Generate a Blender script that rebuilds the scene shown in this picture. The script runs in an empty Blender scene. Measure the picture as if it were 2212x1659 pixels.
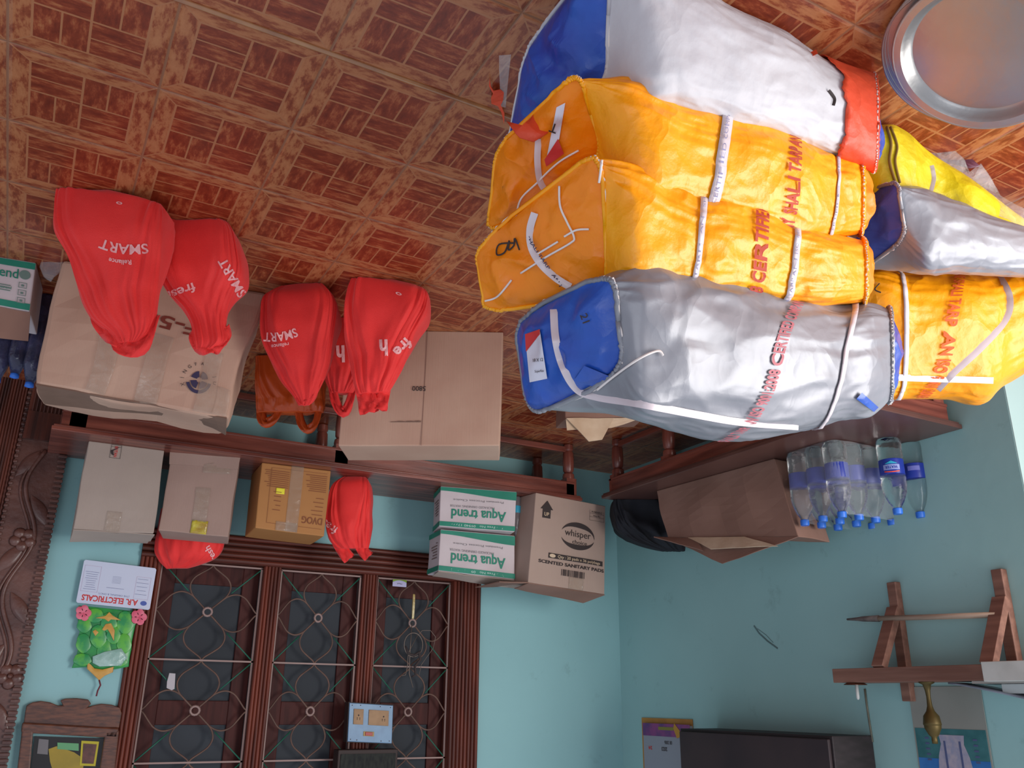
import bpy, bmesh, math, random
from mathutils import Vector as V, Matrix, noise
from mathutils.bvhtree import BVHTree
R = math.radians
PI = math.pi
scn = bpy.context.scene
col = scn.collection
random.seed(7)

# ------------------------------------------------------------------ camera (the phone was held upside down)
CAM = V((0, 0, 1.287))
YAW, PITCH, ROLL, FPX = -0.4966, 0.3502, 3.1293, 1876.4
_fw = V((math.sin(YAW) * math.cos(PITCH), math.cos(YAW) * math.cos(PITCH), -math.sin(PITCH)))
_rt = V((math.cos(YAW), -math.sin(YAW), 0))
_dn = _fw.cross(_rt)
CR = math.cos(ROLL) * _rt + math.sin(ROLL) * _dn
CD = -math.sin(ROLL) * _rt + math.cos(ROLL) * _dn
CF = _fw
cd = bpy.data.cameras.new('camera')
cam = bpy.data.objects.new('camera', cd)
col.objects.link(cam)
m3 = Matrix((CR, -CD, -CF)).transposed()
cam.matrix_world = Matrix.Translation(CAM) @ m3.to_4x4()
cd.sensor_width = 36
cd.lens = FPX / 2212 * 36
cd.clip_start = 0.02
scn.camera = cam

# ------------------------------------------------------------------ light
world = bpy.data.worlds.new('world')
scn.world = world
world.use_nodes = True
wn = world.node_tree.nodes
wn['Background'].inputs[0].default_value = (0.78, 0.86, 1.0, 1)
wn['Background'].inputs[1].default_value = 0.72


def area(name, loc, target, sx, sy, power, colr):
    l = bpy.data.lights.new(name, 'AREA')
    l.shape = 'RECTANGLE'
    l.size, l.size_y = sx, sy
    l.energy = power
    l.color = colr
    o = bpy.data.objects.new(name, l)
    col.objects.link(o)
    o.location = loc
    o.rotation_euler = (V(target) - V(loc)).to_track_quat('-Z', 'Y').to_euler()
    return o


area('door_daylight', (-2.9, -0.3, 1.15), (-1.0, 1.9, 0.35), 1.3, 2.0, 92, (1.0, 0.98, 0.95))
area('room_daylight', (1.6, -1.6, 2.3), (-0.8, 3.0, 0.3), 2.2, 1.2, 26, (0.92, 0.96, 1.0))
scn.view_settings.view_transform = 'Standard'
scn.view_settings.look = 'None'
scn.view_settings.gamma = 1
scn.view_settings.exposure = 0.0

# ------------------------------------------------------------------ room measures
YB = 4.171      # wall behind the window bench
XL = -2.969     # wall on the left
ZB = 0.309      # height of the bench seats


def at(px, py, dep):
    """point seen at photo position px,py at a distance dep along the view axis"""
    return CAM + (CR * ((px - 1106) / FPX) + CD * ((py - 829.5) / FPX) + CF) * dep


def _ray(px, py):
    return CR * ((px - 1106) / FPX) + CD * ((py - 829.5) / FPX) + CF


def at_z(px, py, z):
    d = _ray(px, py)
    return CAM + d * ((z - CAM.z) / d.z)


def at_y(px, py, y=YB):
    d = _ray(px, py)
    return CAM + d * (y / d.y)


def at_x(px, py, x=XL):
    d = _ray(px, py)
    return CAM + d * (x / d.x)


def at_pl(px, py, p, n):
    d = _ray(px, py)
    return CAM + d * ((p - CAM).dot(n) / d.dot(n))


# ------------------------------------------------------------------ materials
def srgb(h):
    h = h.lstrip('#')
    c = [int(h[i:i + 2], 16) / 255 for i in (0, 2, 4)]
    return tuple((x / 12.92 if x <= .04045 else ((x + .055) / 1.055) ** 2.4) for x in c) + (1,)


_m = {}


def mat(name, c1, c2=None, rough=.6, scale=6, bump=0, bscale=60, metal=0, trans=0, ior=1.45, stretch=None,
        coat=0, alpha=1, sheen=0, detail=4, contrast=(.35, .65), spec=.5, sss=0, bstretch=None, emis=0, crumple=0, cscale=10):
    if name in _m:
        return _m[name]
    m = bpy.data.materials.new(name)
    m.use_nodes = True
    nt = m.node_tree
    b = nt.nodes['Principled BSDF']
    b.inputs['Base Color'].default_value = srgb(c1)
    b.inputs['Roughness'].default_value = rough
    b.inputs['Metallic'].default_value = metal
    b.inputs['Transmission Weight'].default_value = trans
    b.inputs['IOR'].default_value = ior
    b.inputs['Coat Weight'].default_value = coat
    b.inputs['Coat Roughness'].default_value = .2
    b.inputs['Alpha'].default_value = alpha
    b.inputs['Sheen Weight'].default_value = sheen
    b.inputs['Specular IOR Level'].default_value = spec
    if sss:
        b.inputs['Subsurface Weight'].default_value = sss
        b.inputs['Subsurface Scale'].default_value = .03
    if emis:
        b.inputs['Emission Color'].default_value = srgb(c1)
        b.inputs['Emission Strength'].default_value = emis
    tc = nt.nodes.new('ShaderNodeTexCoord')

    def coords(st):
        if not st:
            return tc.outputs['Object']
        mp = nt.nodes.new('ShaderNodeMapping')
        mp.inputs['Scale'].default_value = st
        nt.links.new(tc.outputs['Object'], mp.inputs[0])
        return mp.outputs[0]
    if c2:
        n = nt.nodes.new('ShaderNodeTexNoise')
        n.inputs['Scale'].default_value = scale
        n.inputs['Detail'].default_value = detail
        nt.links.new(coords(stretch), n.inputs['Vector'])
        r = nt.nodes.new('ShaderNodeValToRGB')
        r.color_ramp.elements[0].position, r.color_ramp.elements[1].position = contrast
        r.color_ramp.elements[0].color = srgb(c1)
        r.color_ramp.elements[1].color = srgb(c2)
        nt.links.new(n.outputs['Fac'], r.inputs[0])
        nt.links.new(r.outputs[0], b.inputs['Base Color'])
    if bump:
        n = nt.nodes.new('ShaderNodeTexNoise')
        n.inputs['Scale'].default_value = bscale
        n.inputs['Detail'].default_value = 5
        nt.links.new(coords(bstretch), n.inputs['Vector'])
        bp = nt.nodes.new('ShaderNodeBump')
        bp.inputs['Strength'].default_value = bump
        bp.inputs['Distance'].default_value = .01
        nt.links.new(n.outputs['Fac'], bp.inputs['Height'])
        nt.links.new(bp.outputs[0], b.inputs['Normal'])
        if crumple:
            # crisp creases of a folded plastic sheet: cell edges of a warped pattern
            dn = nt.nodes.new('ShaderNodeTexNoise')
            dn.inputs['Scale'].default_value = cscale * .5
            dn.inputs['Detail'].default_value = 3
            nt.links.new(tc.outputs['Object'], dn.inputs['Vector'])
            mx = nt.nodes.new('ShaderNodeMix')
            mx.data_type = 'VECTOR'
            mx.inputs[0].default_value = .16
            nt.links.new(tc.outputs['Object'], mx.inputs[4])
            nt.links.new(dn.outputs['Color'], mx.inputs[5])
            prev = bp
            for sc_, st_ in ((cscale, crumple), (cscale * 2.6, crumple * .6)):
                vo = nt.nodes.new('ShaderNodeTexVoronoi')
                vo.inputs['Scale'].default_value = sc_
                nt.links.new(mx.outputs[1], vo.inputs['Vector'])
                b2 = nt.nodes.new('ShaderNodeBump')
                b2.inputs['Strength'].default_value = st_
                b2.inputs['Distance'].default_value = .03 * 14 / sc_
                nt.links.new(vo.outputs['Distance'], b2.inputs['Height'])
                nt.links.new(prev.outputs[0], b2.inputs['Normal'])
                prev = b2
            nt.links.new(prev.outputs[0], b.inputs['Normal'])
    _m[name] = m
    return m


def wood(name, c1, c2, axis, rough=.35, coat=.3, spec=.5):
    st = [30, 30, 30]
    st[axis] = 2.2
    return mat(name, c1, c2, rough=rough, scale=1, stretch=tuple(st), bump=.15, bscale=1, bstretch=tuple(x * 2 for x in st), coat=coat, spec=spec)


BENCH = ('#5a2a22', '#8a4a3c')
WX = wood('bench_wood_x', *BENCH, 0)
WY = wood('bench_wood_y', *BENCH, 1)
WZ = wood('bench_wood_z', *BENCH, 2)
SEAT = mat('bench_seat_wood', '#4c2f2a', '#5f3f38', rough=.33, scale=3, stretch=(1, 1, 1), coat=.2)
FRZ = wood('window_wood_z', '#4a2119', '#743424', 2, rough=.45, coat=.05, spec=.3)
FRX = wood('window_wood_x', '#432018', '#662e22', 0, rough=.45, coat=.05, spec=.3)
TEAKZ = wood('door_wood_z', '#3a1f1a', '#6a3426', 2, rough=.4)
SHELF = wood('shelf_wood', '#6d4a3e', '#8a6354', 1, rough=.6, coat=0)
CARD = mat('cardboard', '#b58f7b', '#c2a08b', rough=.8, scale=3, bump=.12, bscale=4, bstretch=(90, 90, 1))
CARDG = mat('cardboard_grey', '#a39186', '#b3a196', rough=.85, scale=2, bump=.15, bscale=5, bstretch=(70, 70, 1))
CARDP = mat('cardboard_pink', '#a08276', '#af9184', rough=.85, scale=2, bump=.15, bscale=5, bstretch=(70, 70, 1))
CARDO = mat('cardboard_orange', '#ad7440', '#b9804a', rough=.7, scale=2, bump=.1, bscale=5)
CARDD = mat('cardboard_dark', '#846254', '#947163', rough=.85, scale=3, bump=.2, bscale=6)
CARDIN = mat('cardboard_torn', '#c4a88c', '#d6bfa4', rough=.9, scale=9)
WHITEC = mat('white_carton', '#cfc2c4', '#c0b0b2', rough=.7, scale=4)
GREENP = mat('green_print', '#1f7a64', '#2a8a72', rough=.6, scale=6)
INK = mat('dark_ink', '#3b3130', rough=.8)
INKB = mat('blue_ink', '#3a3350', rough=.8)
INKR = mat('red_ink', '#b8402c', rough=.7)
INKM = mat('maroon_ink', '#7a3428', rough=.8)
TAPE = mat('clear_tape', '#d0bba8', '#c2ab97', rough=.08, scale=20, alpha=.22, bump=.8, bscale=25, spec=1)
RED = mat('red_nonwoven', '#f4322e', '#ea2826', rough=.62, scale=8, bump=.25, bscale=420, sheen=.15, sss=.08)
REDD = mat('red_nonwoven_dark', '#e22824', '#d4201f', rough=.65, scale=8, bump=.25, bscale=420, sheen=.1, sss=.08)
PINKP = mat('white_bag_print', '#f1b8b8', '#ee9a9a', rough=.7, scale=90)
ORANGEB = mat('orange_plastic', '#d4541c', '#c84a18', rough=.35, scale=8, trans=.1, bump=.3, bscale=18)
TARPY = mat('yellow_tarpaulin', '#ffab05', '#ff9a00', rough=.42, scale=5, crumple=.3, bump=.45, bscale=26, sss=.12, spec=.6)
TARPY_SHADE = mat('yellow_tarpaulin_shade', '#f68c08', '#ee7f05', rough=.42, scale=5, crumple=.3, bump=.35, bscale=30, sss=.1)  # yellow bundles' ends: their shade is painted in as a darker orange
TARPG = mat('green_yellow_tarpaulin', '#dcc400', '#cdb400', rough=.45, scale=5, crumple=.3, bump=.4, bscale=28)
SILVER = mat('silver_tarpaulin', '#8e8e95', '#808088', rough=.42, metal=.15, scale=4, crumple=.16, bump=.15, bscale=18, coat=.25)
BLUE = mat('blue_tarpaulin', '#1f56b4', '#2440a0', rough=.4, scale=6, crumple=.3, bump=.35, bscale=22, coat=.2)
BLUED = mat('blue_tarpaulin_purple', '#34469e', '#2f3f94', rough=.5, scale=5, crumple=.3, bump=.3, bscale=25)
WHITET = mat('white_tarpaulin', '#c9c6ca', '#bab7bd', rough=.6, scale=4, crumple=.12, bump=.2, bscale=30)
REDT = mat('orange_red_tarpaulin', '#e4502c', '#d84426', rough=.5, scale=5, crumple=.3, bump=.35, bscale=26)
STRAPM = mat('white_strap', '#d6c8cc', rough=.3)
THREAD = mat('white_thread', '#e8ddd8', rough=.8)
PAPER = mat('white_label', '#d4d0dc', rough=.6)
REDL = mat('red_label', '#c83232', rough=.6)
SCREEN = mat('dark_screen', '#292d33', '#30353c', rough=.7, scale=3)
PETP = mat('clear_pet', '#ffffff', rough=.06, trans=1, ior=1.25, bump=.3, bscale=30)
FILM = mat('clear_film', '#eef2f6', rough=.12, alpha=.14, spec=1, bump=1, bscale=18)
CAPB = mat('blue_cap', '#2f6fd2', rough=.4)
LABB = mat('blue_bottle_label', '#1f3290', '#283e98', rough=.35, scale=10)
ALU = mat('aluminium', '#a9a7a6', '#9a9896', rough=.36, metal=.7, scale=3, bump=.08, bscale=40)
BRASS = mat('brass', '#5c4c28', '#4c4022', rough=.5, metal=.55, scale=8)
BLACKF = mat('black_fabric', '#15161c', '#1d1e26', rough=.85, scale=8, bump=.5, bscale=20)
WHITEP = mat('white_plastic', '#c9c9c6', rough=.4)
GREYP = mat('grey_box', '#8a8a8a', rough=.5)


# wall paint with blotchy wear
def wallmat(name, c1, c2):
    m = mat(name, c1, c2, rough=.75, scale=1.3, bump=.12, bscale=14, detail=8, contrast=(.3, .75))
    nt = m.node_tree
    b = nt.nodes['Principled BSDF']
    src = b.inputs['Base Color'].links[0].from_socket
    tc = nt.nodes.new('ShaderNodeTexCoord')
    n = nt.nodes.new('ShaderNodeTexNoise')
    n.inputs['Scale'].default_value = 5.5
    n.inputs['Detail'].default_value = 6
    n.inputs['Roughness'].default_value = .7
    nt.links.new(tc.outputs['Object'], n.inputs['Vector'])
    r = nt.nodes.new('ShaderNodeValToRGB')
    r.color_ramp.elements[0].position = .6
    r.color_ramp.elements[1].position = .76
    r.color_ramp.elements[0].color = (0, 0, 0, 1)
    r.color_ramp.elements[1].color = (.35, .35, .35, 1)
    nt.links.new(n.outputs['Fac'], r.inputs[0])
    mx = nt.nodes.new('ShaderNodeMix')
    mx.data_type = 'RGBA'
    nt.links.new(r.outputs[0], mx.inputs[0])
    nt.links.new(src, mx.inputs[6])
    mx.inputs[7].default_value = srgb('#4d6060')
    nt.links.new(mx.outputs[2], b.inputs['Base Color'])
    return m


WALLB = wallmat('teal_wall_back', '#95c1c3', '#8bb6b9')
WALLL = wallmat('teal_wall_left', '#98bfbe', '#8bb3b3')
WALLR = wallmat('lit_wall_return', '#a9c4c2', '#9fbab8')  # lighter teal: the stronger daylight on the return is painted into its colour


def floor_material():
    """30 cm ceramic tiles printed as basket parquet inside a mitred border"""
    m = bpy.data.materials.new('parquet_ceramic_tiles')
    m.use_nodes = True
    nt = m.node_tree
    N, L = nt.nodes, nt.links
    b = N['Principled BSDF']
    tc = N.new('ShaderNodeTexCoord')
    sp = N.new('ShaderNodeSeparateXYZ')
    L.new(tc.outputs['Object'], sp.inputs[0])

    def mt(op, a, bb=None, c=None):
        n = N.new('ShaderNodeMath')
        n.operation = op
        for i, x in enumerate((a, bb, c)):
            if x is None:
                continue
            if isinstance(x, (int, float)):
                n.inputs[i].default_value = x
            else:
                L.new(x, n.inputs[i])
        return n.outputs[0]
    T = .3
    u = mt('FRACT', mt('DIVIDE', mt('ADD', sp.outputs[0], 30.0 + .0623), T))
    v = mt('FRACT', mt('DIVIDE', mt('ADD', sp.outputs[1], 30.0 - 1.4989), T))
    # distance to nearest tile edge along each axis
    du = mt('MINIMUM', u, mt('SUBTRACT', 1, u))
    dv = mt('MINIMUM', v, mt('SUBTRACT', 1, v))
    de = mt('MINIMUM', du, dv)
    W = .145
    inside = mt('GREATER_THAN', de, W)
    # inner coordinates 0..1
    iu = mt('DIVIDE', mt('SUBTRACT', u, W), 1 - 2 * W)
    iv = mt('DIVIDE', mt('SUBTRACT', v, W), 1 - 2 * W)
    qu, qv = mt('MULTIPLY', iu, 2), mt('MULTIPLY', iv, 2)
    fu, fv = mt('FRACT', qu), mt('FRACT', qv)
    par = mt('SUBTRACT', 1, mt('MODULO', mt('ADD', mt('FLOOR', qu), mt('FLOOR', qv)), 2))   # 0: planks along u
    lw = .012

    def line(x, wd):
        return mt('LESS_THAN', mt('ABSOLUTE', x), wd)
    # lines
    grout = mt('LESS_THAN', de, .009)
    border = line(mt('SUBTRACT', de, W), .008)
    diag = mt('MULTIPLY', line(mt('SUBTRACT', du, dv), .008), mt('SUBTRACT', 1, inside))
    quad = mt('MAXIMUM', line(mt('SUBTRACT', iu, .5), lw), line(mt('SUBTRACT', iv, .5), lw))
    hu = line(mt('SUBTRACT', fv, .5), lw * 1.6)
    hv = line(mt('SUBTRACT', fu, .5), lw * 1.6)
    plank = mt('ADD', mt('MULTIPLY', mt('SUBTRACT', 1, par), hu), mt('MULTIPLY', par, hv))
    ilines = mt('MULTIPLY', inside, mt('MAXIMUM', quad, plank))
    lines = mt('MAXIMUM', mt('MAXIMUM', border, diag), ilines)

    # streaked noises in both directions
    def nz(sx, sy, sc, off):
        mp = N.new('ShaderNodeMapping')
        mp.inputs['Scale'].default_value = (sx, sy, 1)
        mp.inputs['Location'].default_value = (off, off * 2, 0)
        L.new(tc.outputs['Object'], mp.inputs[0])
        n = N.new('ShaderNodeTexNoise')
        n.inputs['Scale'].default_value = sc
        n.inputs['Detail'].default_value = 9
        n.inputs['Roughness'].default_value = .72
        L.new(mp.outputs[0], n.inputs['Vector'])
        return n.outputs['Fac']
    nu, nv = nz(1, 3.2, 15, 0), nz(3.2, 1, 15, 3)
    inner = mt('ADD', mt('MULTIPLY', mt('SUBTRACT', 1, par), nu), mt('MULTIPLY', par, nv))
    bsel = mt('GREATER_THAN', du, dv)   # border strip runs along u where dv is the smaller
    bord = mt('ADD', mt('MULTIPLY', bsel, nu), mt('MULTIPLY', mt('SUBTRACT', 1, bsel), nv))

    def ramp(fac, stops):
        r = N.new('ShaderNodeValToRGB')
        e = r.color_ramp.elements
        e[0].position, e[1].position = stops[0][0], stops[-1][0]
        e[0].color, e[1].color = srgb(stops[0][1]), srgb(stops[-1][1])
        for p, c in stops[1:-1]:
            k = e.new(p)
            k.color = srgb(c)
        L.new(fac, r.inputs[0])
        return r.outputs[0]
    ci = ramp(inner, [(.36, '#6a2614'), (.5, '#82341c'), (.56, '#97482a'), (.66, '#ab6840')])
    cb = ramp(bord, [(.36, '#74301b'), (.46, '#90472a'), (.52, '#a86640'), (.64, '#b2724a')])

    def mix(f, a, c):
        x = N.new('ShaderNodeMix')
        x.data_type = 'RGBA'
        L.new(f, x.inputs[0])
        L.new(a, x.inputs[6])
        if isinstance(c, str):
            x.inputs[7].default_value = srgb(c)
        else:
            L.new(c, x.inputs[7])
        return x.outputs[2]
    c = mix(inside, cb, ci)
    c = mix(lines, c, '#a86c48')
    c = mix(grout, c, '#8f5f45')
    L.new(c, b.inputs['Base Color'])
    b.inputs['Roughness'].default_value = .3
    b.inputs['Coat Weight'].default_value = .12
    b.inputs['Coat Roughness'].default_value = .2
    # pillowed tile edges
    h = mt('MINIMUM', mt('DIVIDE', de, .03), 1)
    bp = N.new('ShaderNodeBump')
    bp.inputs['Strength'].default_value = .5
    bp.inputs['Distance'].default_value = .004
    L.new(h, bp.inputs['Height'])
    L.new(bp.outputs[0], b.inputs['Normal'])
    return m


FLOOR = floor_material()

# ------------------------------------------------------------------ mesh helpers
WL = {}     # world location of every object made here


class MB:
    def __init__(s):
        s.v, s.f = [], []

    def add(s, vs, fs):
        o = len(s.v)
        s.v += [V(p) for p in vs]
        s.f += [tuple(i + o for i in f) for f in fs]
        return s

    def box(s, x0, x1, y0, y1, z0, z1, F=None):
        p = [(x, y, z) for x in (x0, x1) for y in (y0, y1) for z in (z0, z1)]
        if F:
            p = [F(*q) for q in p]
        return s.add(p, [(0, 1, 3, 2), (4, 6, 7, 5), (0, 4, 5, 1), (2, 3, 7, 6), (0, 2, 6, 4), (1, 5, 7, 3)])

    def bar(s, a, b, w, d, up=(0, 0, 1)):
        a, b = V(a), V(b)
        t = (b - a).normalized()
        x = t.cross(V(up))
        if x.length < 1e-4:
            x = t.cross(V((1, 0, 0)))
        x.normalize()
        y = x.cross(t)
        return s.box(0, 1, -w / 2, w / 2, -d / 2, d / 2, lambda i, j, k: a + (b - a) * i + x * j + y * k)

    def tube(s, pts, r, n=8, closed=False, rf=None):
        pts = [V(p) for p in pts]
        N = len(pts)
        vs = []
        prev = None
        for i, p in enumerate(pts):
            if closed:
                t = pts[(i + 1) % N] - pts[i - 1]
            else:
                t = pts[min(i + 1, N - 1)] - pts[max(i - 1, 0)]
            if t.length < 1e-9:
                t = V((0, 0, 1))
            t.normalize()
            if prev is None:
                a = t.cross(V((.3, .2, 1)))
                if a.length < 1e-3:
                    a = t.cross(V((1, 0, 0)))
            else:
                a = prev - t * prev.dot(t)
            a.normalize()
            prev = a
            b = t.cross(a)
            rr = r * (rf(i / max(1, N - 1)) if rf else 1)
            for k in range(n):
                q = 2 * PI * k / n
                vs.append(p + a * math.cos(q) * rr + b * math.sin(q) * rr)
        fs = []
        M = N if closed else N - 1
        for i in range(M):
            for k in range(n):
                j = (i + 1) % N
                fs.append((i * n + k, i * n + (k + 1) % n, j * n + (k + 1) % n, j * n + k))
        if not closed:
            fs.append(tuple(range(n))[::-1])
            fs.append(tuple((N - 1) * n + k for k in range(n)))
        return s.add(vs, fs)

    def lathe(s, prof, c=(0, 0, 0), n=24, F=None):
        """prof: list of (r, z)"""
        c = V(c)
        vs, fs = [], []
        for r, z in prof:
            for k in range(n):
                a = 2 * PI * k / n
                p = V((r * math.cos(a), r * math.sin(a), z))
                vs.append(F(p) if F else c + p)
        for i in range(len(prof) - 1):
            for k in range(n):
                fs.append((i * n + k, i * n + (k + 1) % n, (i + 1) * n + (k + 1) % n, (i + 1) * n + k))
        if prof[0][0] > 1e-4:
            fs.append(tuple(range(n))[::-1])
        if prof[-1][0] > 1e-4:
            fs.append(tuple((len(prof) - 1) * n + k for k in range(n)))
        return s.add(vs, fs)

    def loft(s, rings, cap0=True, cap1=True):
        n = len(rings[0])
        vs = [p for r in rings for p in r]
        fs = []
        for i in range(len(rings) - 1):
            for k in range(n):
                fs.append((i * n + k, i * n + (k + 1) % n, (i + 1) * n + (k + 1) % n, (i + 1) * n + k))
        if cap0:
            fs.append(tuple(range(n))[::-1])
        if cap1:
            fs.append(tuple((len(rings) - 1) * n + k for k in range(n)))
        return s.add(vs, fs)

    def strip(s, rows):
        """rows: list of lists of points, an open grid"""
        n = len(rows[0])
        fs = [(i * n + k, i * n + k + 1, (i + 1) * n + k + 1, (i + 1) * n + k)
              for i in range(len(rows) - 1) for k in range(n - 1)]
        return s.add([p for r in rows for p in r], fs)

    def poly(s, pts, F, t=.002):
        """flat polygon outline (2D) extruded to thickness t through F(u,v,w)"""
        n = len(pts)
        vs = [F(u, v, 0) for u, v in pts] + [F(u, v, t) for u, v in pts]
        fs = [tuple(range(n))[::-1], tuple(range(n, 2 * n))] + [(i, (i + 1) % n, n + (i + 1) % n, n + i) for i in range(n)]
        return s.add(vs, fs)

    def text(s, txt, F, h, width=None, center=True, bold=0.0, arc=None, cuts=0, x0=0, y0=0):
        """letters laid through F(u,v,w); h = cap height; width squeezes the line"""
        vs, fs, W = text_mesh(txt, bold, cuts)
        k = h / .7
        kx = k if width is None else width / max(W, 1e-6)
        ox = -W / 2 if center else 0
        out = []
        for x, y in vs:
            u, v = (x + ox) * kx, y * k
            if arc:
                a = u / arc
                u, v = math.sin(a) * (arc + v), math.cos(a) * (arc + v) - arc
            out.append(F(x0 + u, y0 + v, 0))
        return s.add(out, fs)

    def build(s, name, m, parent=None, smooth=False, bevel=0, sub=0, solid=0, loc=None, angle=None):
        if parent is not None:
            o0 = WL[parent.name]
        elif loc is not None:
            o0 = V(loc)
        else:
            n = len(s.v)
            o0 = V((sum(p.x for p in s.v) / n, sum(p.y for p in s.v) / n, min(p.z for p in s.v)))
        me = bpy.data.meshes.new(name)
        me.from_pydata([p - o0 for p in s.v], [], s.f)
        me.validate()
        bm = bmesh.new()
        bm.from_mesh(me)
        bmesh.ops.recalc_face_normals(bm, faces=bm.faces)
        bm.to_mesh(me)
        bm.free()
        if m:
            me.materials.append(m)
        if smooth:
            me.shade_smooth()
            if angle:
                me.set_sharp_from_angle(angle=R(angle))
        o = bpy.data.objects.new(name, me)
        col.objects.link(o)
        if parent is not None:
            o.parent = parent
        else:
            o.location = o0
        WL[o.name] = o0
        if bevel:
            b = o.modifiers.new('bevel', 'BEVEL')
            b.width = bevel
            b.segments = 2
            b.limit_method = 'ANGLE'
        if sub:
            b = o.modifiers.new('sub', 'SUBSURF')
            b.levels = b.render_levels = sub
        if solid:
            b = o.modifiers.new('solid', 'SOLIDIFY')
            b.thickness = solid
            b.offset = 0
        return o


_tx = {}


def text_mesh(txt, bold=0.0, cuts=0):
    key = (txt, bold, cuts)
    if key in _tx:
        return _tx[key]
    c = bpy.data.curves.new('lettering', 'FONT')
    c.body = txt
    c.size = 1
    c.offset = bold
    c.resolution_u = 3
    o = bpy.data.objects.new('lettering', c)
    col.objects.link(o)
    dg = bpy.context.evaluated_depsgraph_get()
    me = bpy.data.meshes.new_from_object(o.evaluated_get(dg))
    bm = bmesh.new()
    bm.from_mesh(me)
    bmesh.ops.triangulate(bm, faces=bm.faces)
    for _ in range(cuts):
        es = [e for e in bm.edges if e.calc_length() > .18]
        if not es:
            break
        bmesh.ops.subdivide_edges(bm, edges=es, cuts=1)
        bmesh.ops.triangulate(bm, faces=bm.faces)
    xs = [v.co.x for v in bm.verts] or [0, 1]
    x0 = min(xs)
    vs = [(v.co.x - x0, v.co.y) for v in bm.verts]
    bm.verts.index_update()
    fs = [tuple(v.index for v in f.verts) for f in bm.faces]
    W = max(xs) - x0
    bm.free()
    bpy.data.objects.remove(o)
    bpy.data.curves.remove(c)
    bpy.data.meshes.remove(me)
    _tx[key] = (vs, fs, W)
    return _tx[key]


def tag(o, label, cat, group=None):
    o['label'] = label
    o['category'] = cat
    if group:
        o['group'] = group
    return o


def thing(name, label, cat, loc, group=None):
    o = bpy.data.objects.new(name, None)
    col.objects.link(o)
    o.location = loc
    o.empty_display_size = .05
    WL[o.name] = V(loc)
    return tag(o, label, cat, group)


def struct(o):
    o['kind'] = 'structure'
    return o


def structE(name, loc):
    o = bpy.data.objects.new(name, None)
    col.objects.link(o)
    o.location = loc
    WL[o.name] = V(loc)
    o['kind'] = 'structure'
    return o


def copy_tree(o, parent=None):
    c = o.copy()
    col.objects.link(c)
    if parent:
        c.parent = parent
    for ch in list(o.children):
        copy_tree(ch, c)
    return c


def catmull(P, t):
    """P list of tuples/vectors, t in 0..len-1"""
    n = len(P)
    i = min(int(t), n - 2)
    f = t - i
    g = lambda k: P[max(0, min(n - 1, k))]
    a, b, c, d = g(i - 1), g(i), g(i + 1), g(i + 2)
    return [.5 * (2 * b[k] + (c[k] - a[k]) * f + (2 * a[k] - 5 * b[k] + 4 * c[k] - d[k]) * f * f
                  + (3 * b[k] - a[k] - 3 * c[k] + d[k]) * f ** 3) for k in range(len(b))]


def frame(O, ex, ey, ez):
    O, ex, ey, ez = V(O), V(ex), V(ey), V(ez)
    return lambda u, v, w=0: O + ex * u + ey * v + ez * w


FB = lambda O, off=.002: frame(V(O) + V((0, -off, 0)), (1, 0, 0), (0, 0, 1), (0, -1, 0))     # on the back wall, facing the room
FL = lambda O, off=.002: frame(V(O) + V((off, 0, 0)), (0, 1, 0), (0, 0, 1), (1, 0, 0))       # on the left wall: u runs +Y (to the right in the room)

# ------------------------------------------------------------------ setting
mb = MB()
mb.box(-6, 2.6, -2.5, YB + .2, -.1, 0)
struct(mb.build('floor', FLOOR, loc=(0, 0, 0)))
mb = MB()
# the tile seam filled with glossy cement, at y = 1.499 + ...
mb.tube([(-2.2 + i * .05, 1.499, .0005) for i in range(95)], .0062, n=10)
struct(mb.build('trim_1', mat('seam_filler', '#a8764c', '#8a5a3c', rough=.22, scale=12, spec=.9), smooth=True))

WX0, WX1, WZ0, WZ1 = -2.083, -.411, .577, 2.35   # window opening in the back wall
mb = MB()
for a in ((XL - .15, WX0, 0, 2.9), (WX1, 2.6, 0, 2.9), (WX0, WX1, 0, WZ0), (WX0, WX1, WZ1, 2.9)):
    mb.box(a[0], a[1], YB, YB + .2, a[2], a[3])
struct(mb.build('wall_back', WALLB, loc=(0, YB, 0)))
YE = 1.745
mb = MB()
mb.box(XL - .15, XL, YE, YB, 0, 2.9)
struct(mb.build('wall_left', WALLL, loc=(XL, YB, 0)))
mb = MB()
mb.box(XL - .7, XL - .15, YE + .001, YE + .15, 0, 2.9)
mb.box(XL - .15, XL - .001, YE - .004, YE, 0, 2.9)
struct(mb.build('wall_left_return', WALLR, loc=(XL, YE, 0)))

# ---------------- window
win = structE('window_1', (-1.25, YB, WZ0))
mb = MB()


def reeded(mb, a, b, w, n, y0, axis):
    """wood member from a to b (x,z), width w split into n reeds"""
    rw = w / n
    for i in range(n):
        c = -w / 2 + rw * (i + .5)
        if axis == 'z':
            pts = [(a[0] + c, y0, a[1]), (a[0] + c, y0, b[1])]
        else:
            pts = [(a[0], y0, a[1] + c), (b[0], y0, a[1] + c)]
        mb.tube(pts, rw * .5, n=10)


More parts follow.
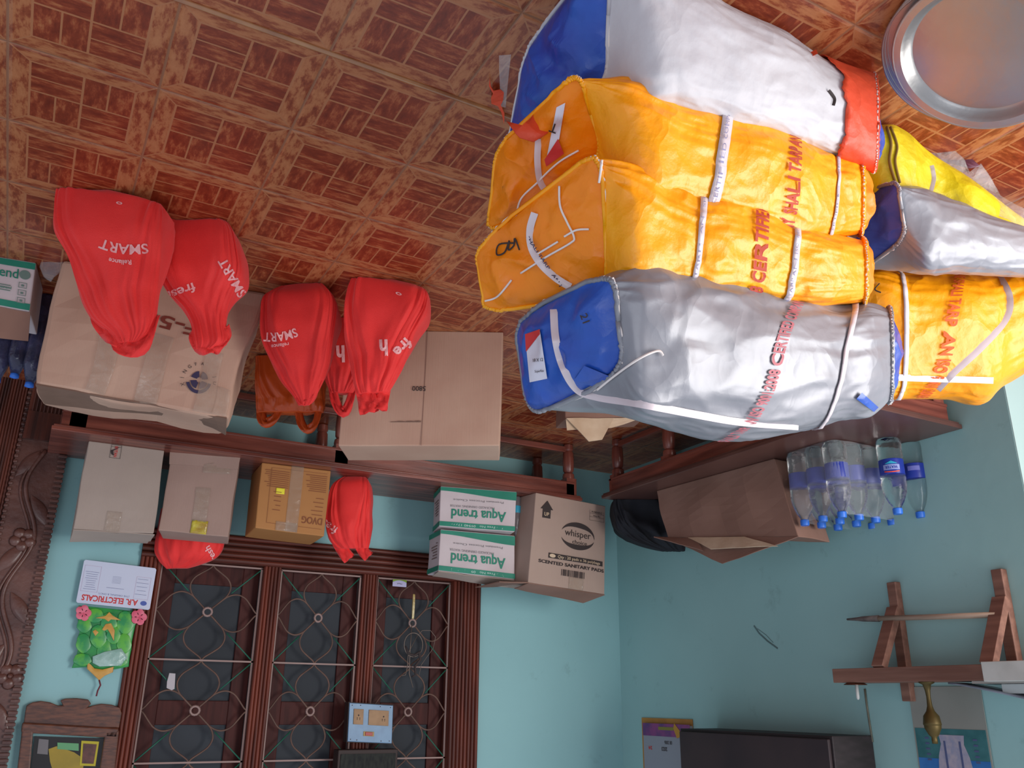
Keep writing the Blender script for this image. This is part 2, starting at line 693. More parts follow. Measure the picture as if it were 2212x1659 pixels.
for x, w, n in ((-.4555, .089, 5), (-2.004, .158, 8)):
    mb.box(x - w / 2, x + w / 2, YB - .012, YB + .12, WZ0, WZ1)
    reeded(mb, (x, WZ0 + .13), (x, WZ1), w, n, YB - .012, 'z')
win_o = mb.build('window_frame', FRZ, win, smooth=True, angle=40)
mb = MB()
mb.box(WX0, WX1, YB - .012, YB + .12, WZ0, WZ0 + .13)
reeded(mb, (WX0, WZ0 + .065), (WX1, WZ0 + .065), .13, 5, YB - .012, 'x')
mb.box(WX0, WX1, YB - .03, YB + .12, WZ1 - .08, WZ1)
mb.build('window_rail', FRX, win, smooth=True, angle=40)
for x, w in ((-.9945, .08), (-1.479, .077)):
    mb = MB()
    mb.box(x - w / 2, x + w / 2, YB, YB + .1, WZ0 + .13, WZ1 - .08)
    reeded(mb, (x, WZ0 + .13), (x, WZ1 - .08), w, 5, YB, 'z')
    mb.build('mullion', FRZ, win, smooth=True, angle=40)
GRIM = mat('grille_cream', '#9a7f78', rough=.6)
GRIB = mat('grille_brown', '#5b4238', '#6d5145', rough=.6, scale=20)
GRIG = mat('grille_green', '#22604c', rough=.5)
panels = [(-.952, -.502), (-1.437, -1.037), (-1.923, -1.519)]
zs = [.716, 1.133, 1.548, 1.963, 2.27]
for pi_, (x0, x1) in enumerate(panels):
    g = MB()
    yg = YB + .022
    for x in (x0 + .004, x1 - .004):
        g.box(x - .004, x + .004, yg - .004, yg + .004, zs[0], zs[-1])
    for z in zs:
        g.box(x0, x1, yg - .004, yg + .004, z - .0035, z + .0035)
    gr = g.build('grille', GRIM, win)
    cv, gd = MB(), MB()
    for k in range(len(zs) - 1):
        z0, z1 = zs[k], zs[k + 1]
        cx, cz = (x0 + x1) / 2, (z0 + z1) / 2
        hx, hz = (x1 - x0) / 2, (z1 - z0) / 2
        F = lambda a, b_: V((cx + a * hx, yg, cz + b_ * hz))
        ring = [F(.085 * math.cos(t * PI / 6), .085 * math.sin(t * PI / 6)) for t in range(12)]
        g2 = MB().tube(ring, .005, n=6, closed=True)
        if k < 3:
            g2.build('grille_ring', GRIM, gr)
        petal = [(0, 1), (.05, .93), (.2, .82), (.32, .72), (.385, .6), (.39, .48), (.33, .34), (.2, .2), (.07, .07)]
        for q in range(4):
            for sg in (1, -1):
                pts = []
                fine = [catmull(petal, t * (len(petal) - 1) / 26) for t in range(27)]
                for (a, b_) in fine:
                    a *= sg
                    for _ in range(q):
                        a, b_ = b_, -a
                    pts.append(F(a, b_))
                cv.tube(pts, .0038, n=6)
        for sx in (1, -1):
            for sz in (1, -1):
                gd.tube([F(sx * .99, sz * .99), F(sx * .42, sz * .42)], .0032, n=6)
    cv.build('grille_scrolls', GRIB, gr, smooth=True)
    gd.build('grille_diagonals', GRIG, gr, smooth=True)
    sh = MB()
    ys = YB + .07
    sw = .075
    sh.box(x0, x0 + sw, ys, ys + .03, zs[0] - .01, zs[-1])
    sh.box(x1 - sw, x1, ys, ys + .03, zs[0] - .01, zs[-1])
    sh.box(x0 + sw, x1 - sw, ys + .001, ys + .029, zs[0] - .01, zs[0] + .085)
    sh.box(x0 + sw, x1 - sw, ys + .001, ys + .029, 1.30, 1.40)
    sh.box(x0 + sw, x1 - sw, ys + .001, ys + .029, 1.95, 2.05)
    so = sh.build('shutter', mat('shutter_wood', '#3a1917', '#4e2420', rough=.6, spec=.25, scale=2, stretch=(20, 20, 2)), win, bevel=.003)
    for za, zb_ in ((zs[0] + .085, 1.3), (1.4, 1.95)):
        MB().box(x0 + sw, x1 - sw, ys + .012, ys + .018, za, zb_).build('pane', SCREEN, so)

# ---------------- carved door on the right of the back wall
door = structE('door_1', (.12, YB, 0))
DX = -.045
CARV = mat('carved_wood', '#4a2a24', '#6b443a', rough=.42, scale=7, bump=.3, bscale=40, coat=.3)
mb = MB()
mb.box(DX, DX + .19, YB - .05, YB + .05, 0, 2.4)
mb.build('architrave', CARV, door, bevel=.004)
mb = MB()
for i in range(86):
    z = .27 + i * .0215
    mb.box(DX - .004, DX + .03, YB - .064, YB - .045, z, z + .0125)
mb.build('dentil_strip', CARV, door, bevel=.002)
mb = MB()
# vine: s-curve with leaves and flowers
pts = [(DX + .095 + .035 * math.sin(2 * PI * (z - .33) / .46), YB - .055, z) for z in [.3 + .02 * i for i in range(90)]]
mb.tube(pts, .009, n=8)
pts2 = [(p[0] + .018, p[1] + .002, p[2] + .01) for p in pts]
mb.tube(pts2, .006, n=8)
for i in range(9):
    z = .36 + i * .2
    sgn = 1 if i % 2 else -1
    c = V((DX + .095 - sgn * .035, YB - .052, z))
    F = lambda p, c=c, a=sgn * .6: V((c.x + p.x * math.cos(a) - p.z * math.sin(a), c.y - p.y * .4, c.z + p.x * math.sin(a) + p.z * math.cos(a)))
    prof = []
    rows = []
    for u in range(9):
        rr = math.sin(PI * u / 8) * .028
        rows.append([F(V((rr * math.cos(q), abs(rr) * .6 * math.sin(q) + .004, (u - 4) * .02))) for q in [PI * t / 6 for t in range(7)]])
    mb.strip(rows)
mb.build('carved_vine', CARV, door, smooth=True)
for (px, py) in ((50, 1165), (22, 1460), (60, 1005 - 60)):
    if py < 1000:
        continue
    c = at_y(px, py, YB - .055)
    f = MB()
    for k in range(5):
        a = 2 * PI * k / 5 + .3
        cc = c + V((math.cos(a) * .028, 0, math.sin(a) * .028))
        f.lathe([(0, .012), (.012, .011), (.02, .006), (.024, 0)], n=12, F=lambda p, cc=cc: cc + V((p.x, -p.z, p.y)))
    f.lathe([(0, .018), (.008, .015), (.011, 0)], n=12, F=lambda p: c + V((p.x, -p.z, p.y)))
    f.build('carved_flower', CARV, door, smooth=True)
mb = MB()
for i in range(95):
    z = .05 + i * .0235
    mb.box(DX + .178, DX + .194, YB - .064, YB - .04, z, z + .014)
mb.build('bead_strip', CARV, door, bevel=.004)
mb = MB()
mb.box(DX + .19, DX + 1.1, YB - .03, YB + .05, 0, 2.4)
for i in range(14):
    mb.tube([(DX + .2 + i * .011, YB - .036, 0), (DX + .2 + i * .011, YB - .036, 2.4)], .0055, n=8)
mb.build('door_leaf', TEAKZ, door)
mb = MB()
mb.box(DX - .012, DX + .178, YB - .075, YB - .03, .14, .262)
mb.box(DX - .008, DX + .178, YB - .066, YB - .03, 0, .14)
for i in range(12):
    mb.tube([(DX + .002 + i * .0145, YB - .068, 0), (DX + .002 + i * .0145, YB - .068, .14)], .0055, n=8)
mb.build('plinth', TEAKZ, door, smooth=True, angle=40)


# ------------------------------------------------------------------ benches
def bench(name, label, x0, x1, y0, y1, legs, along):
    """low table bench; legs = list of (x, y, front?)"""
    t = thing(name, label, 'bench', ((x0 + x1) / 2, (y0 + y1) / 2, 0), 'long low wooden benches along the walls')
    A = WX if along == 'x' else WY
    mb = MB().box(x0, x1, y0, y1, ZB - .017, ZB)
    mb.box(x0 + .006, x1 - .006, y0 + .006, y1 - .006, ZB - .026, ZB - .017)
    so = mb.build('seat', SEAT if along == 'y' else A, t, bevel=.003)
    ins = .03
    ax0, ax1, ay0, ay1 = x0 + ins, x1 - ins, y0 + ins, y1 - ins
    z0, z1 = ZB - .1, ZB - .0262
    for nm, (a, b, c, d), m_ in (('apron', (ax0, ax1, ay0, ay0 + .02), WX), ('apron', (ax0, ax1, ay1 - .02, ay1), WX),
                                 ('apron', (ax0, ax0 + .02, ay0 + .02, ay1 - .02), WY), ('apron', (ax1 - .02, ax1, ay0 + .02, ay1 - .02), WY)):
        q = MB().box(a, b, c, d, z0, z1)
        if m_ is WX:
            q.box(a, b, c - .004, d + .004, z0, z0 + .012)
        else:
            q.box(a - .004, b + .004, c, d, z0, z0 + .012)
        q.build(nm, m_, t, bevel=.002)
    for lx, ly in legs:
        q = MB()
        h = .03
        q.box(lx - h, lx + h, ly - h, ly + h, z0 - .02, z1)
        q.lathe([(.02, 0), (.026, .004), (.028, .03), (.022, .038), (.028, .048), (.031, .1), (.028, .145), (.021, .155), (.03, .163), (.032, .178), (.03, z0 - .018)],
                c=(lx, ly, 0), n=16)
        q.build('leg', WZ, t, smooth=True, angle=35)
    q = MB()
    if along == 'x':
        for y in (min(l[1] for l in legs),):
            q.box(min(l[0] for l in legs), max(l[0] for l in legs), y - .01, y + .01, .015, .045)
    else:
        for x in (max(l[0] for l in legs),):
            q.box(x - .01, x + .01, min(l[1] for l in legs), max(l[1] for l in legs), .015, .045)
    q.build('stretcher', A, t, bevel=.002)
    return t


bench('wooden_bench', 'long dark red wooden bench under the grilled window, beneath the row of cartons', -2.437, .03, 3.715, YB - .012,
      [(-.06, 3.775), (-.06, 4.1), (-1.15, 3.775), (-1.15, 4.1), (-2.39, 3.775), (-2.39, 4.1)], 'x')
bench('wooden_bench', 'dark wooden bench along the side wall, carrying the water bottles and open brown carton', XL + .004, -2.489, 1.925, 3.62,
      [(-2.555, 1.99), (-2.9, 1.99), (-2.555, 3.14), (-2.9, 3.14), (-2.555, 3.56), (-2.9, 3.56)], 'y')


# ------------------------------------------------------------------ cartons
def warp(p, amp, sc, seed=0):
    q = p * sc + V((seed, seed * 2, seed * 3))
    return p + V((noise.noise(q), noise.noise(q + V((7, 1, 3))), noise.noise(q + V((3, 9, 5))))) * amp


class Carton:
    """a carton from its front face: four photo corners at a support height"""

    def __init__(s, name, label, bl, br, tr, tl, z, depth, m, cat='box', group=None, amp=.004, seed=1, lean=0, yaw=0, rbevel=.004):
        """bl.. are as seen standing in the room (left = photo right)"""
        P0, P1 = at_z(*bl, z), at_z(*br, z)
        ex = (P1 - P0)
        ex.z = 0
        n = V((-ex.y, ex.x, 0)).normalized()
        if n.dot(CF) < 0:
            n = -n
        P2, P3 = at_pl(*tr, P1, n), at_pl(*tl, P0, n)
        s.P = [P0, P1, P2, P3]
        s.n = n
        s.t = thing(name, label, cat, ((P0.x + P1.x) / 2, (P0.y + P1.y) / 2, z), group)
        s.w = (P1 - P0).length
        s.h = ((P3 - P0).length + (P2 - P1).length) / 2
        s.d = depth
        N = 8
        vs, idx, fs = [], {}, []

        def vid(i, j, k):
            if (i, j, k) not in idx:
                idx[(i, j, k)] = len(vs)
                vs.append(s.G(i / N, j / N, k / N, amp, seed))
            return idx[(i, j, k)]
        for a in range(N):
            for b in range(N):
                for (f) in (lambda a, b: (a, b, 0), lambda a, b: (a, b, N), lambda a, b: (a, 0, b), lambda a, b: (a, N, b), lambda a, b: (0, a, b), lambda a, b: (N, a, b)):
                    fs.append((vid(*f(a, b)), vid(*f(a + 1, b)), vid(*f(a + 1, b + 1)), vid(*f(a, b + 1))))
        mb = MB().add(vs, fs)
        s.body = mb.build('body', m, s.t, bevel=rbevel)
        s.amp, s.seed = amp, seed

    def G(s, u, v, w, amp=0, seed=1):
        """u left-right, v up, w depth, each 0..1"""
        P0, P1, P2, P3 = s.P
        p = P0.lerp(P1, u).lerp(P3.lerp(P2, u), v) + s.n * (w * s.d)
        if amp:
            k = amp * min(1, v * 3)
            p = warp(p, k, 6, seed)
            bul = math.sin(PI * u) * math.sin(PI * v) * amp
            p -= s.n * bul * (1 if w < .01 else 0)
        return p

    def front(s, off=.0025):
        """frame in metres on the front face, origin bottom-left; follows the face"""
        return lambda u, v, w=0: s.G(u / s.w, v / s.h, 0, s.amp, s.seed) - s.n * (off + w)

    def side(s, which, off=.0025):
        """which 0 = left side, 1 = right side: u from front to back (left: back to front)"""
        ex = (s.P[1] - s.P[0]).normalized() * (1 if which else -1)
        return lambda u, v, w=0: s.G(which, v / s.h, (u / s.d if which else 1 - u / s.d), s.amp, s.seed) + ex * (off + w)

    def patch(s, name, m, u0, u1, v0, v1, F=None, off=.003, n=6, wav=0):
        F = F or s.front(off)
        q = MB()
        for sgn in (0,):
            q.strip([[F(u0 + (u1 - u0) * i / n, v0 + (v1 - v0) * j / n, random.uniform(0, wav)) for i in range(n + 1)] for j in range(n + 1)])
        return q.build(name, m, s.t, smooth=True, solid=.0006)

    def quadflap(s, pts, m, name='flap', sag=0):
        """cardboard flap: bilinear quad of 4 world points with thickness"""
        A, B, C, D = [V(p) for p in pts]
        n = 6
        q = MB().strip([[warp(A.lerp(B, i / n).lerp(D.lerp(C, i / n), j / n), .004, 9, 3) + V((0, 0, -sag * (j / n) ** 2)) for i in range(n + 1)] for j in range(n + 1)])
        return q.build(name, m, s.t, solid=.004)


# --- cartons on the window bench, from the door leftwards
c = Carton('cardboard_box', 'tall greyish cardboard box nearest the carved door on the window bench, clear tape on top edge',
           (355, 973), (192, 952), (158, 1143), (334, 1153), ZB, .27, CARDG, seed=2, amp=.006, group=None)
F = c.front(.003)
c.patch('printed_tape', mat('red_print_tape', '#c4b3a8', rough=.3), .125, .168, c.h - .33 + .02, c.h - .33 + .02 + .001) if False else None
q = MB()
for a, b_, d, e in ((.135, .175, .0, .0012), (.135, .175, .055, .0562), (.135, .1362, 0, .055), (.1738, .175, 0, .055), (.135, .175, .008, .0092)):
    q.box(a, b_, d, e, 0, .0005, lambda u, v, w: F(u + .03, v + .004, w))
q.poly([(.17, .01), (.205, .03), (.2, .045), (.19, .05), (.195, .03)], lambda u, v, w=0: F(u, v, w), .0005)
c.t['label'] = 'tall greyish cardboard box at the bench end beside the carved door'
q.build('printed_frame', INK, c.t)
Fr = lambda u, v, w=0: F(.19 - v, .010 + u, w)
MB().text('BRITAN', Fr, .011, width=.045, center=False, bold=.02).build('printing', REDL, c.t)
c.patch('tape', TAPE, .13, .185, c.h - .08, c.h - .002, wav=.002)
c.patch('tape', TAPE, .13, .18, 0, .1, F=lambda u, v, w=0: c.G(u / c.w, 1, v / c.d, c.amp, c.seed) + V((0, 0, .003 + w)))
A, B = c.G(.02, 1, .02), c.G(.3, 1, .02)
c.quadflap([c.G(0, 1, 0) + V((0, 0, .003)), c.G(1, 1, 0) + V((0, 0, .003)), c.G(1, 1, .5) + V((0, 0, .03)), c.G(0, 1, .5) + V((0, 0, .008))], CARDG)

c2 = Carton('cardboard_box', 'greyish brown cardboard box with yellow printed tape, red bag behind its top',
            (517, 990), (370, 978), (342, 1146), (492, 1160), ZB, .2, CARDP, seed=5, amp=.006)
c2.patch('yellow_tape', mat('yellow_tape', '#c6b53a', '#ab8a3c', rough=.15, scale=25, bump=.5, bscale=30), c2.w * .32, c2.w * .55, c2.h - .055, c2.h - .002, wav=.0015)
c2.patch('yellow_tape', _m['yellow_tape'], c2.w * .27, c2.w * .5, .0, .03, wav=.0015)
c2.patch('tape', TAPE, c2.w * .35, c2.w * .56, .14, c2.h - .05, wav=.002)
c2.patch('tape', TAPE, c2.w * .1, c2.w * .5, .03, .075, wav=.002)
c2.quadflap([c2.front(.006)(0, .052), c2.front(.006)(c2.w, .052), c2.front(.008)(c2.w + .004, 0), c2.front(.008)(-.004, 0)], CARDP)

c3 = Carton('cardboard_box', 'orange brown cardboard box with small yellow sticker and broad clear tape',
            (715, 1017), (566, 999), (551, 1140), (700, 1159), ZB, .25, CARDO, seed=8, amp=.002)
F = c3.front(.003)
w_, h_ = c3.w, c3.h
q = MB()
for (a, b_) in ((.04, .42), (.62, .97)):
    for k in range(9):
        ln = w_ * (b_ - a - .03 - .08 * random.random())
        q.box(w_ * (1 - b_) + .005, w_ * (1 - b_) + .005 + ln, h_ * .1 + k * .009, h_ * .1 + k * .009 + .003, 0, .0004, lambda u, v, w: F(u, v, w))
for k in range(5):
    q.box(.02, .05 + .03 * random.random(), h_ * .45 + k * .018, h_ * .45 + k * .018 + .003, 0, .0004, lambda u, v, w: F(u, v, w))
    q.box(w_ * .68, w_ * .68 + .02 + .03 * random.random(), h_ * .42 + k * .02, h_ * .42 + k * .02 + .003, 0, .0004, lambda u, v, w: F(u, v, w))
x0, x1, y0, y1 = w_ * .05, w_ * .85, h_ * .06, h_ * .9
for a in ((x0, x1, y0, y0 + .0012), (x0, x1, y1, y1 + .0012), (x1, x1 + .0012, y0, y1)):
    q.box(*a, 0, .0004, lambda u, v, w: F(u, v, w))
q.text('DVOG', F, .03, width=w_ * .3, x0=w_ * .2, y0=h_ * .74, bold=.015)
q.build('printing', mat('brown_ink', '#8a5034', rough=.8), c3.t)
c3.patch('sticker', mat('yellow_sticker', '#f0e23c', rough=.6), w_ * .64, w_ * .76, h_ * .36, h_ * .45)
c3.patch('tape', TAPE, w_ * .4, w_ * .58, 0, h_ * .99, wav=.0015)
c3.patch('tape', TAPE, w_ * .4, w_ * .72, h_ * .86, h_ * .995, wav=.003)


# --- the two stacked water cases and a spare pack behind
def watercase(label, bl, br, tr, tl, z, seed, group=None, upside=False, depth=.17):
    c = Carton('water_carton', label, bl, br, tr, tl, z, depth, WHITEC, seed=seed, amp=.002, cat='box', group='printed drinking water cartons')
    w, h = c.w, c.h
    F0 = c.front(.0028)
    F = (lambda u, v, w_=0: F0(w - u, h - v, w_)) if upside else F0

    def band(F, wd, up=True):
        q = MB()
        q.strip([[F(wd * i / 12, h * a, 0) for i in range(13)] for a in (.87, .93, .985)])
        rows = []
        for j in range(4):
            rows.append([F(wd * i / 14, (h * .02) + (h * (.09 + .12 * (.5 + .5 * math.sin(-PI * .5 + PI * (1 - i / 14))) if True else 0)) * j / 3, 0) for i in range(15)])
        q.strip(rows)
        return q
    band(F, w).build('green_band', GREENP, c.t)
    sd = MB()
    dm = mat('carton_side_band', '#23594e', rough=.6)
    Fs = c.side(1, .0028)
    sd.strip([[Fs(depth * i / 4, h * a) for i in range(5)] for a in (.87, .985)])
    sd.build('side_band', GREENP, c.t)
    sd = MB().strip([[Fs(depth * i / 4, h * a) for i in range(5)] for a in (.02, .14)])
    sd.build('side_band', GREENP, c.t)
    q = MB()
    q.text('Aqua trend', F, h * .24, width=w * .72, x0=w * .49, y0=h * .55, bold=.02)
    q.build('lettering', GREENP, c.t)
    q = MB()
    q.text('PACKAGED DRINKING WATER', F, h * .055, width=w * .58, x0=w * .58, y0=h * .44)
    q.text('Premium Process Choice', F, h * .05, width=w * .66, x0=w * .5, y0=h * .29)
    q.build('small_lettering', mat('grey_print', '#8a8486', rough=.7), c.t)
    q = MB()
    q.text('Toll Free No   09940 17777', F, h * .055, width=w * .7, x0=w * .5, y0=h * .905)
    q.build('number', mat('pale_print', '#bcd0c8', rough=.7), c.t)
    q = MB()
    for k in range(6):
        q.box(.03, .03 + .09 * random.random() + .02, h * .3 + k * h * .07, h * .3 + k * h * .07 + .005, 0, .0004, lambda u, v, w: Fs(u, v, w))
    q.build('side_print', mat('brown_side_print', '#7a625c', rough=.8), c.t)
    return c


A1 = watercase('white and green drinking water carton on the window bench, lower of the stacked two', (1116, 1062), (952, 1050), (949, 1137), (1112, 1149), ZB, 3)
hz = max(A1.P[2].z, A1.P[3].z) + .006
A2 = watercase('white and green drinking water carton stacked on top of an identical one', (1112, 1157), (952, 1143), (947, 1233), (1112, 1252), hz, 4)
A2.quadflap([A2.G(0, 1, 0) + V((0, 0, .004)), A2.G(1, 1, 0) + V((0, 0, .004)), A2.G(1, 1, .5) + V((0, 0, .012)), A2.G(0, 1, .5) + V((0, 0, .03))], CARDG)

c4 = Carton('cardboard_box', 'square brown carton of sanitary pads standing upside down beside the water cartons',
            (1308, 1093), (1158, 1064), (1141, 1258), (1306, 1284), ZB, .22, mat('cardboard_dull', '#a68d81', '#b39a8d', rough=.85, scale=2, bump=.12, bscale=5, bstretch=(70, 70, 1)), seed=11, amp=.002)
w_, h_ = c4.w, c4.h
F0 = c4.front(.003)
F = lambda u, v, w=0: F0(w_ - u, h_ - v, w)      # turned over, like the carton
q = MB()
q.poly([(.035, h_ * .83), (.075, h_ * .93), (.115, h_ * .83), (.1, h_ * .83), (.1, h_ * .73), (.05, h_ * .73), (.05, h_ * .83)], F, .0005)
cx, cy, rx, ry = w_ * .6, h_ * .59, w_ * .235, h_ * .155


def cres(a0, a1, n=20, k=.2):
    o = [(cx + rx * math.cos(a), cy + ry * math.sin(a)) for a in [a0 + (a1 - a0) * i / n for i in range(n + 1)]]
    i_ = [(cx + rx * (1 - k * math.sin(PI * j / n)) * math.cos(a), cy + ry * (1 - 1.9 * k * math.sin(PI * j / n)) * math.sin(a))
          for j, a in [(j, a0 + (a1 - a0) * j / n) for j in range(n + 1)]]
    return o, i_


for a0, a1 in ((R(-5), R(165)), (R(-165), R(-12))):
    o_, i_ = cres(a0, a1)
    q.strip([[F(*p) for p in o_], [F(*p) for p in i_]])
q.strip([[F(w_ * (.22 + .74 * i / 8), h_ * a) for i in range(9)] for a in (.3, .355)])
q.text('SCENTED SANITARY PADS', F, h_ * .034, width=w_ * .88, x0=w_ * .54, y0=h_ * .235, bold=.03)
q.text('whisper', F, h_ * .075, width=w_ * .36, x0=w_ * .6, y0=h_ * .58, bold=.0)
q.text('choice', F, h_ * .045, width=w_ * .2, x0=w_ * .63, y0=h_ * .5)
for k in range(16):
    q.box(w_ * .4 + k * w_ * .02, w_ * .4 + k * w_ * .02 + w_ * random.choice((.006, .012)), h_ * .13, h_ * .2, 0, .0004, lambda u, v, w: F(u, v, w))
for k in range(3):
    for a in ((w_ * .76, w_ * .97, h_ * (.8 + .04 * k), h_ * (.8 + .04 * k) + .001),):
        q.box(*a, 0, .0004, lambda u, v, w: F(u, v, w))
for x in (w_ * .76, w_ * .97):
    q.box(x, x + .001, h_ * .8, h_ * .92, 0, .0004, lambda u, v, w: F(u, v, w))
q.text('WARNING', F, h_ * .022, width=w_ * .16, x0=w_ * .865, y0=h_ * .89)
q.text('keep dry', F, h_ * .02, width=w_ * .1, x0=w_ * .865, y0=h_ * .85)
q.build('printing', INK, c4.t)
q = MB()
q.text('UP', lambda u, v, w=0: F(u, v, .001), h_ * .04, width=.03, x0=.075, y0=h_ * .755, bold=.02)
q.text('Qty : 20 pads x 36 polybags', lambda u, v, w=0: F(u, v, .001), h_ * .03, width=w_ * .58, x0=w_ * .63, y0=h_ * .313, bold=.01)
q.poly([(w_ * .27 + w_ * .04 * math.cos(a), h_ * .327 + h_ * .02 * math.sin(a)) for a in [2 * PI * i / 14 for i in range(14)]], lambda u, v, w=0: F(u, v, w + .001), .0004)
q.build('pale_printing', CARDIN, c4.t)
c4.patch('tape', TAPE, w_ * .3, w_ * .5, h_ * .87, h_ * .998, wav=.001)
c4.quadflap([c4.G(0, 1, 0) + V((0, 0, .002)), c4.G(1, 1, 0) + V((0, 0, .002)), c4.G(1, 1, .48) + V((0, 0, .02)), c4.G(.1, 1, .48) + V((0, 0, .04))], CARDD)
c4.quadflap([c4.G(1, 1, 0), c4.G(1, 1, 1), c4.G(1.3, 1, 1) + V((0, 0, .02)), c4.G(1.28, 1, .2) + V((0, 0, .01))], CARDD)

t = thing('bottle_pack', 'small film wrapped pack of bottles squeezed between water cartons and upside down carton', 'bottles', tuple(at_z(1128, 1068, ZB)))
L_ = WL[t.name] + V((.0, .06, 0))
for k in range(2):
    MB().lathe([(.02, .001), (.024, .01), (.024, .10), (.022, .15), (.010, .19), (.009, .205)], c=L_ + V((.0, .05 * k, 0)), n=16).build('bottle_body', mat('grey_pet', '#9a9296', '#8a8286', rough=.1, scale=20, trans=.5, bump=.5, bscale=30), t, smooth=True)
    MB().lathe([(.0245, .05), (.0247, .051), (.0247, .085), (.0245, .086)], c=L_ + V((0, .05 * k, 0)), n=16).build('bottle_label', mat('cyan_label', '#2f9ab8', rough=.4), t, smooth=True)

# --- open carton and black bag on the side bench
q0, q1 = V((-2.63, 3.30, ZB)), V((-2.60, 2.62, ZB))
c5 = Carton('open_carton', 'crumpled open brown carton with loose top flaps on the side bench', (1672, 990), (1418, 1060), (1440, 1162), (1725, 1160), ZB, .2, CARDD, seed=17, amp=.012, cat='box')
c5.quadflap([c5.G(0, 1, 0), c5.G(1, 1, 0), at(1405, 1158, c5.P[1].dot(CF) * 0 + 3.75), at(1740, 1146, 3.2)], CARDD) if False else None
T0, T1 = c5.P[3], c5.P[2]
c5.quadflap([T0, T1, at_pl(1560, 1218, T1 - c5.n * .03, c5.n), at_pl(1640, 1190, T0 - c5.n * .03, c5.n)], CARDD)
c5.quadflap([T0.lerp(T1, .35) - c5.n * .012, T0.lerp(T1, .8) - c5.n * .012, at_pl(1535, 1185, T1 - c5.n * .04, c5.n), at_pl(1680, 1180, T0 - c5.n * .04, c5.n)], CARDIN, name='inner_flap')
c5.quadflap([T0.lerp(T1, .75), T1 - c5.n * .01, at_pl(1412, 1160, T1 - c5.n * .05, c5.n), at_pl(1520, 1190, T1 - c5.n * .04, c5.n)], CARDD)
fw = V((_fw.x, _fw.y, 0)).normalized()     # horizontal view direction
sd = V((-fw.y, fw.x, 0))                    # room left (photo right)


# ------------------------------------------------------------------ soft bags
def profile_rings(prof, base, nrm, dth, nrow, nseg, expo, wr, seed, twist=0, shift=None):
    """prof rows (py, xl, xr, depth_ratio[, lift]) photo pixels on the vertical plane through base"""
    rings = []
    n = len(prof)
    for i in range(nrow + 1):
        t = (n - 1) * i / nrow
        yl, xl, yr, xr, th = catmull(prof, t)[:5]
        A, B = at_pl(xl, yl, base, nrm), at_pl(xr, yr, base, nrm)
        C = (A + B) / 2
        W = (B - A) / 2
        D = nrm * (W.length * th)
        s = i / nrow
        ring = []
        e = expo(s)
        for k in range(nseg):
            a = 2 * PI * k / nseg
            cx, sx = math.cos(a), math.sin(a)
            u = math.copysign(abs(cx) ** (2 / e), cx)
            v = math.copysign(abs(sx) ** (2 / e), sx)
            c2_, s2_ = math.cos(a), math.sin(a)
            lean = s * 1.3          # folds run up towards the neck
            fold = wr(s) * (noise.noise(V((c2_ * 2.6 + seed, s2_ * 2.6, s * 1.6))) + .6 * noise.noise(V((c2_ * 7 + seed, s2_ * 7, s * 3)))
                            + .9 * (.35 - abs(noise.noise(V((c2_ * 5 + seed * 2, s2_ * 5 + lean, s * 1.1)))) * 1.8)
                            + .5 * (.3 - abs(noise.noise(V((c2_ * 11 + lean, s2_ * 11 + seed, s * 1.5)))) * 1.8))
            f = 1 + fold * 1.6
            p = C + W * u * (1 + fold * .22) + D * v * f
            p = warp(p, .004, 13, seed)
            ring.append(p)
        rings.append(ring)
    return rings


def bvh_of(mb):
    return BVHTree.FromPolygons(mb.v, mb.f)


def project_text(mb_body, target, txt, px, py, dirpx, h, width, bold=.02, arc=None, extra=None):
    """prints letters onto a bag by casting from the camera side: (px,py) centre in the photo, dirpx = reading direction (degrees)"""
    tree = bvh_of(mb_body)
    a = R(dirpx)
    ux, uy = math.cos(a), math.sin(a)      # reading direction in photo pixels
    vx, vy = uy, -ux                        # letter-up in photo pixels

    def F(u, v, w=0):
        X, Y = px + ux * u + vx * v, py + uy * u + vy * v
        d = _ray(X, Y).normalized()
        hit = tree.ray_cast(CAM, d)
        if hit[0] is None:
            return None
        return hit[0] - d * .003
    q = MB()
    for (s, hh, ww, x0, y0, ar) in ([(txt, h, width, 0, 0, arc)] + (extra or [])):
        vs, fs, W = text_mesh(s, bold, 2)
        out = []
        for x, y in vs:
            u, v = (x - W / 2) * ww / W, y * hh / .7
            if ar:
                t = u / ar
                u, v = math.sin(t) * (ar + v), math.cos(t) * (ar + v) - ar
            out.append(F(u + x0, v + y0))
        ok = [f for f in fs if all(out[i] is not None for i in f)]
        ok = [f for f in ok if max((out[f[0]] - out[f[1]]).length, (out[f[1]] - out[f[2]]).length) < .03]
        q.add([p if p is not None else CAM for p in out], ok)
    if not q.f:
        return None
    used = sorted({i for f in q.f for i in f})
    mp = {o: i for i, o in enumerate(used)}
    q2 = MB()
    q2.v = [q.v[i] for i in used]
    q2.f = [tuple(mp[i] for i in f) for f in q.f]
    return q2.build('printing', PINKP, target)


def handle_loop(t, pts, base, nrm, width, m, name='handle', fwd=0, hole=True):
    """flat fabric strap following photo pixels; width in metres"""
    P = [at_pl(x, y, base - nrm * fwd, nrm) for x, y in pts]
    n = 16
    F = [V(catmull([tuple(p) for p in P], (len(P) - 1) * i / n)) for i in range(n + 1)]
    rows = []
    for i, p in enumerate(F):
        tg = (F[min(i + 1, n)] - F[max(i - 1, 0)]).normalized()
        w = tg.cross(nrm).normalized()
        rows.append([p + w * width * (a - .5) + nrm * (.010 * math.cos(a * PI * 3 + i * .7)) for a in (0, .25, .5, .75, 1)])
    return MB().strip(rows).build(name, m, t, smooth=True, solid=.0025)


def P5(prof):
    return [(r[0], r[1], r[0], r[2], r[3]) if len(r) == 4 else r for r in prof]


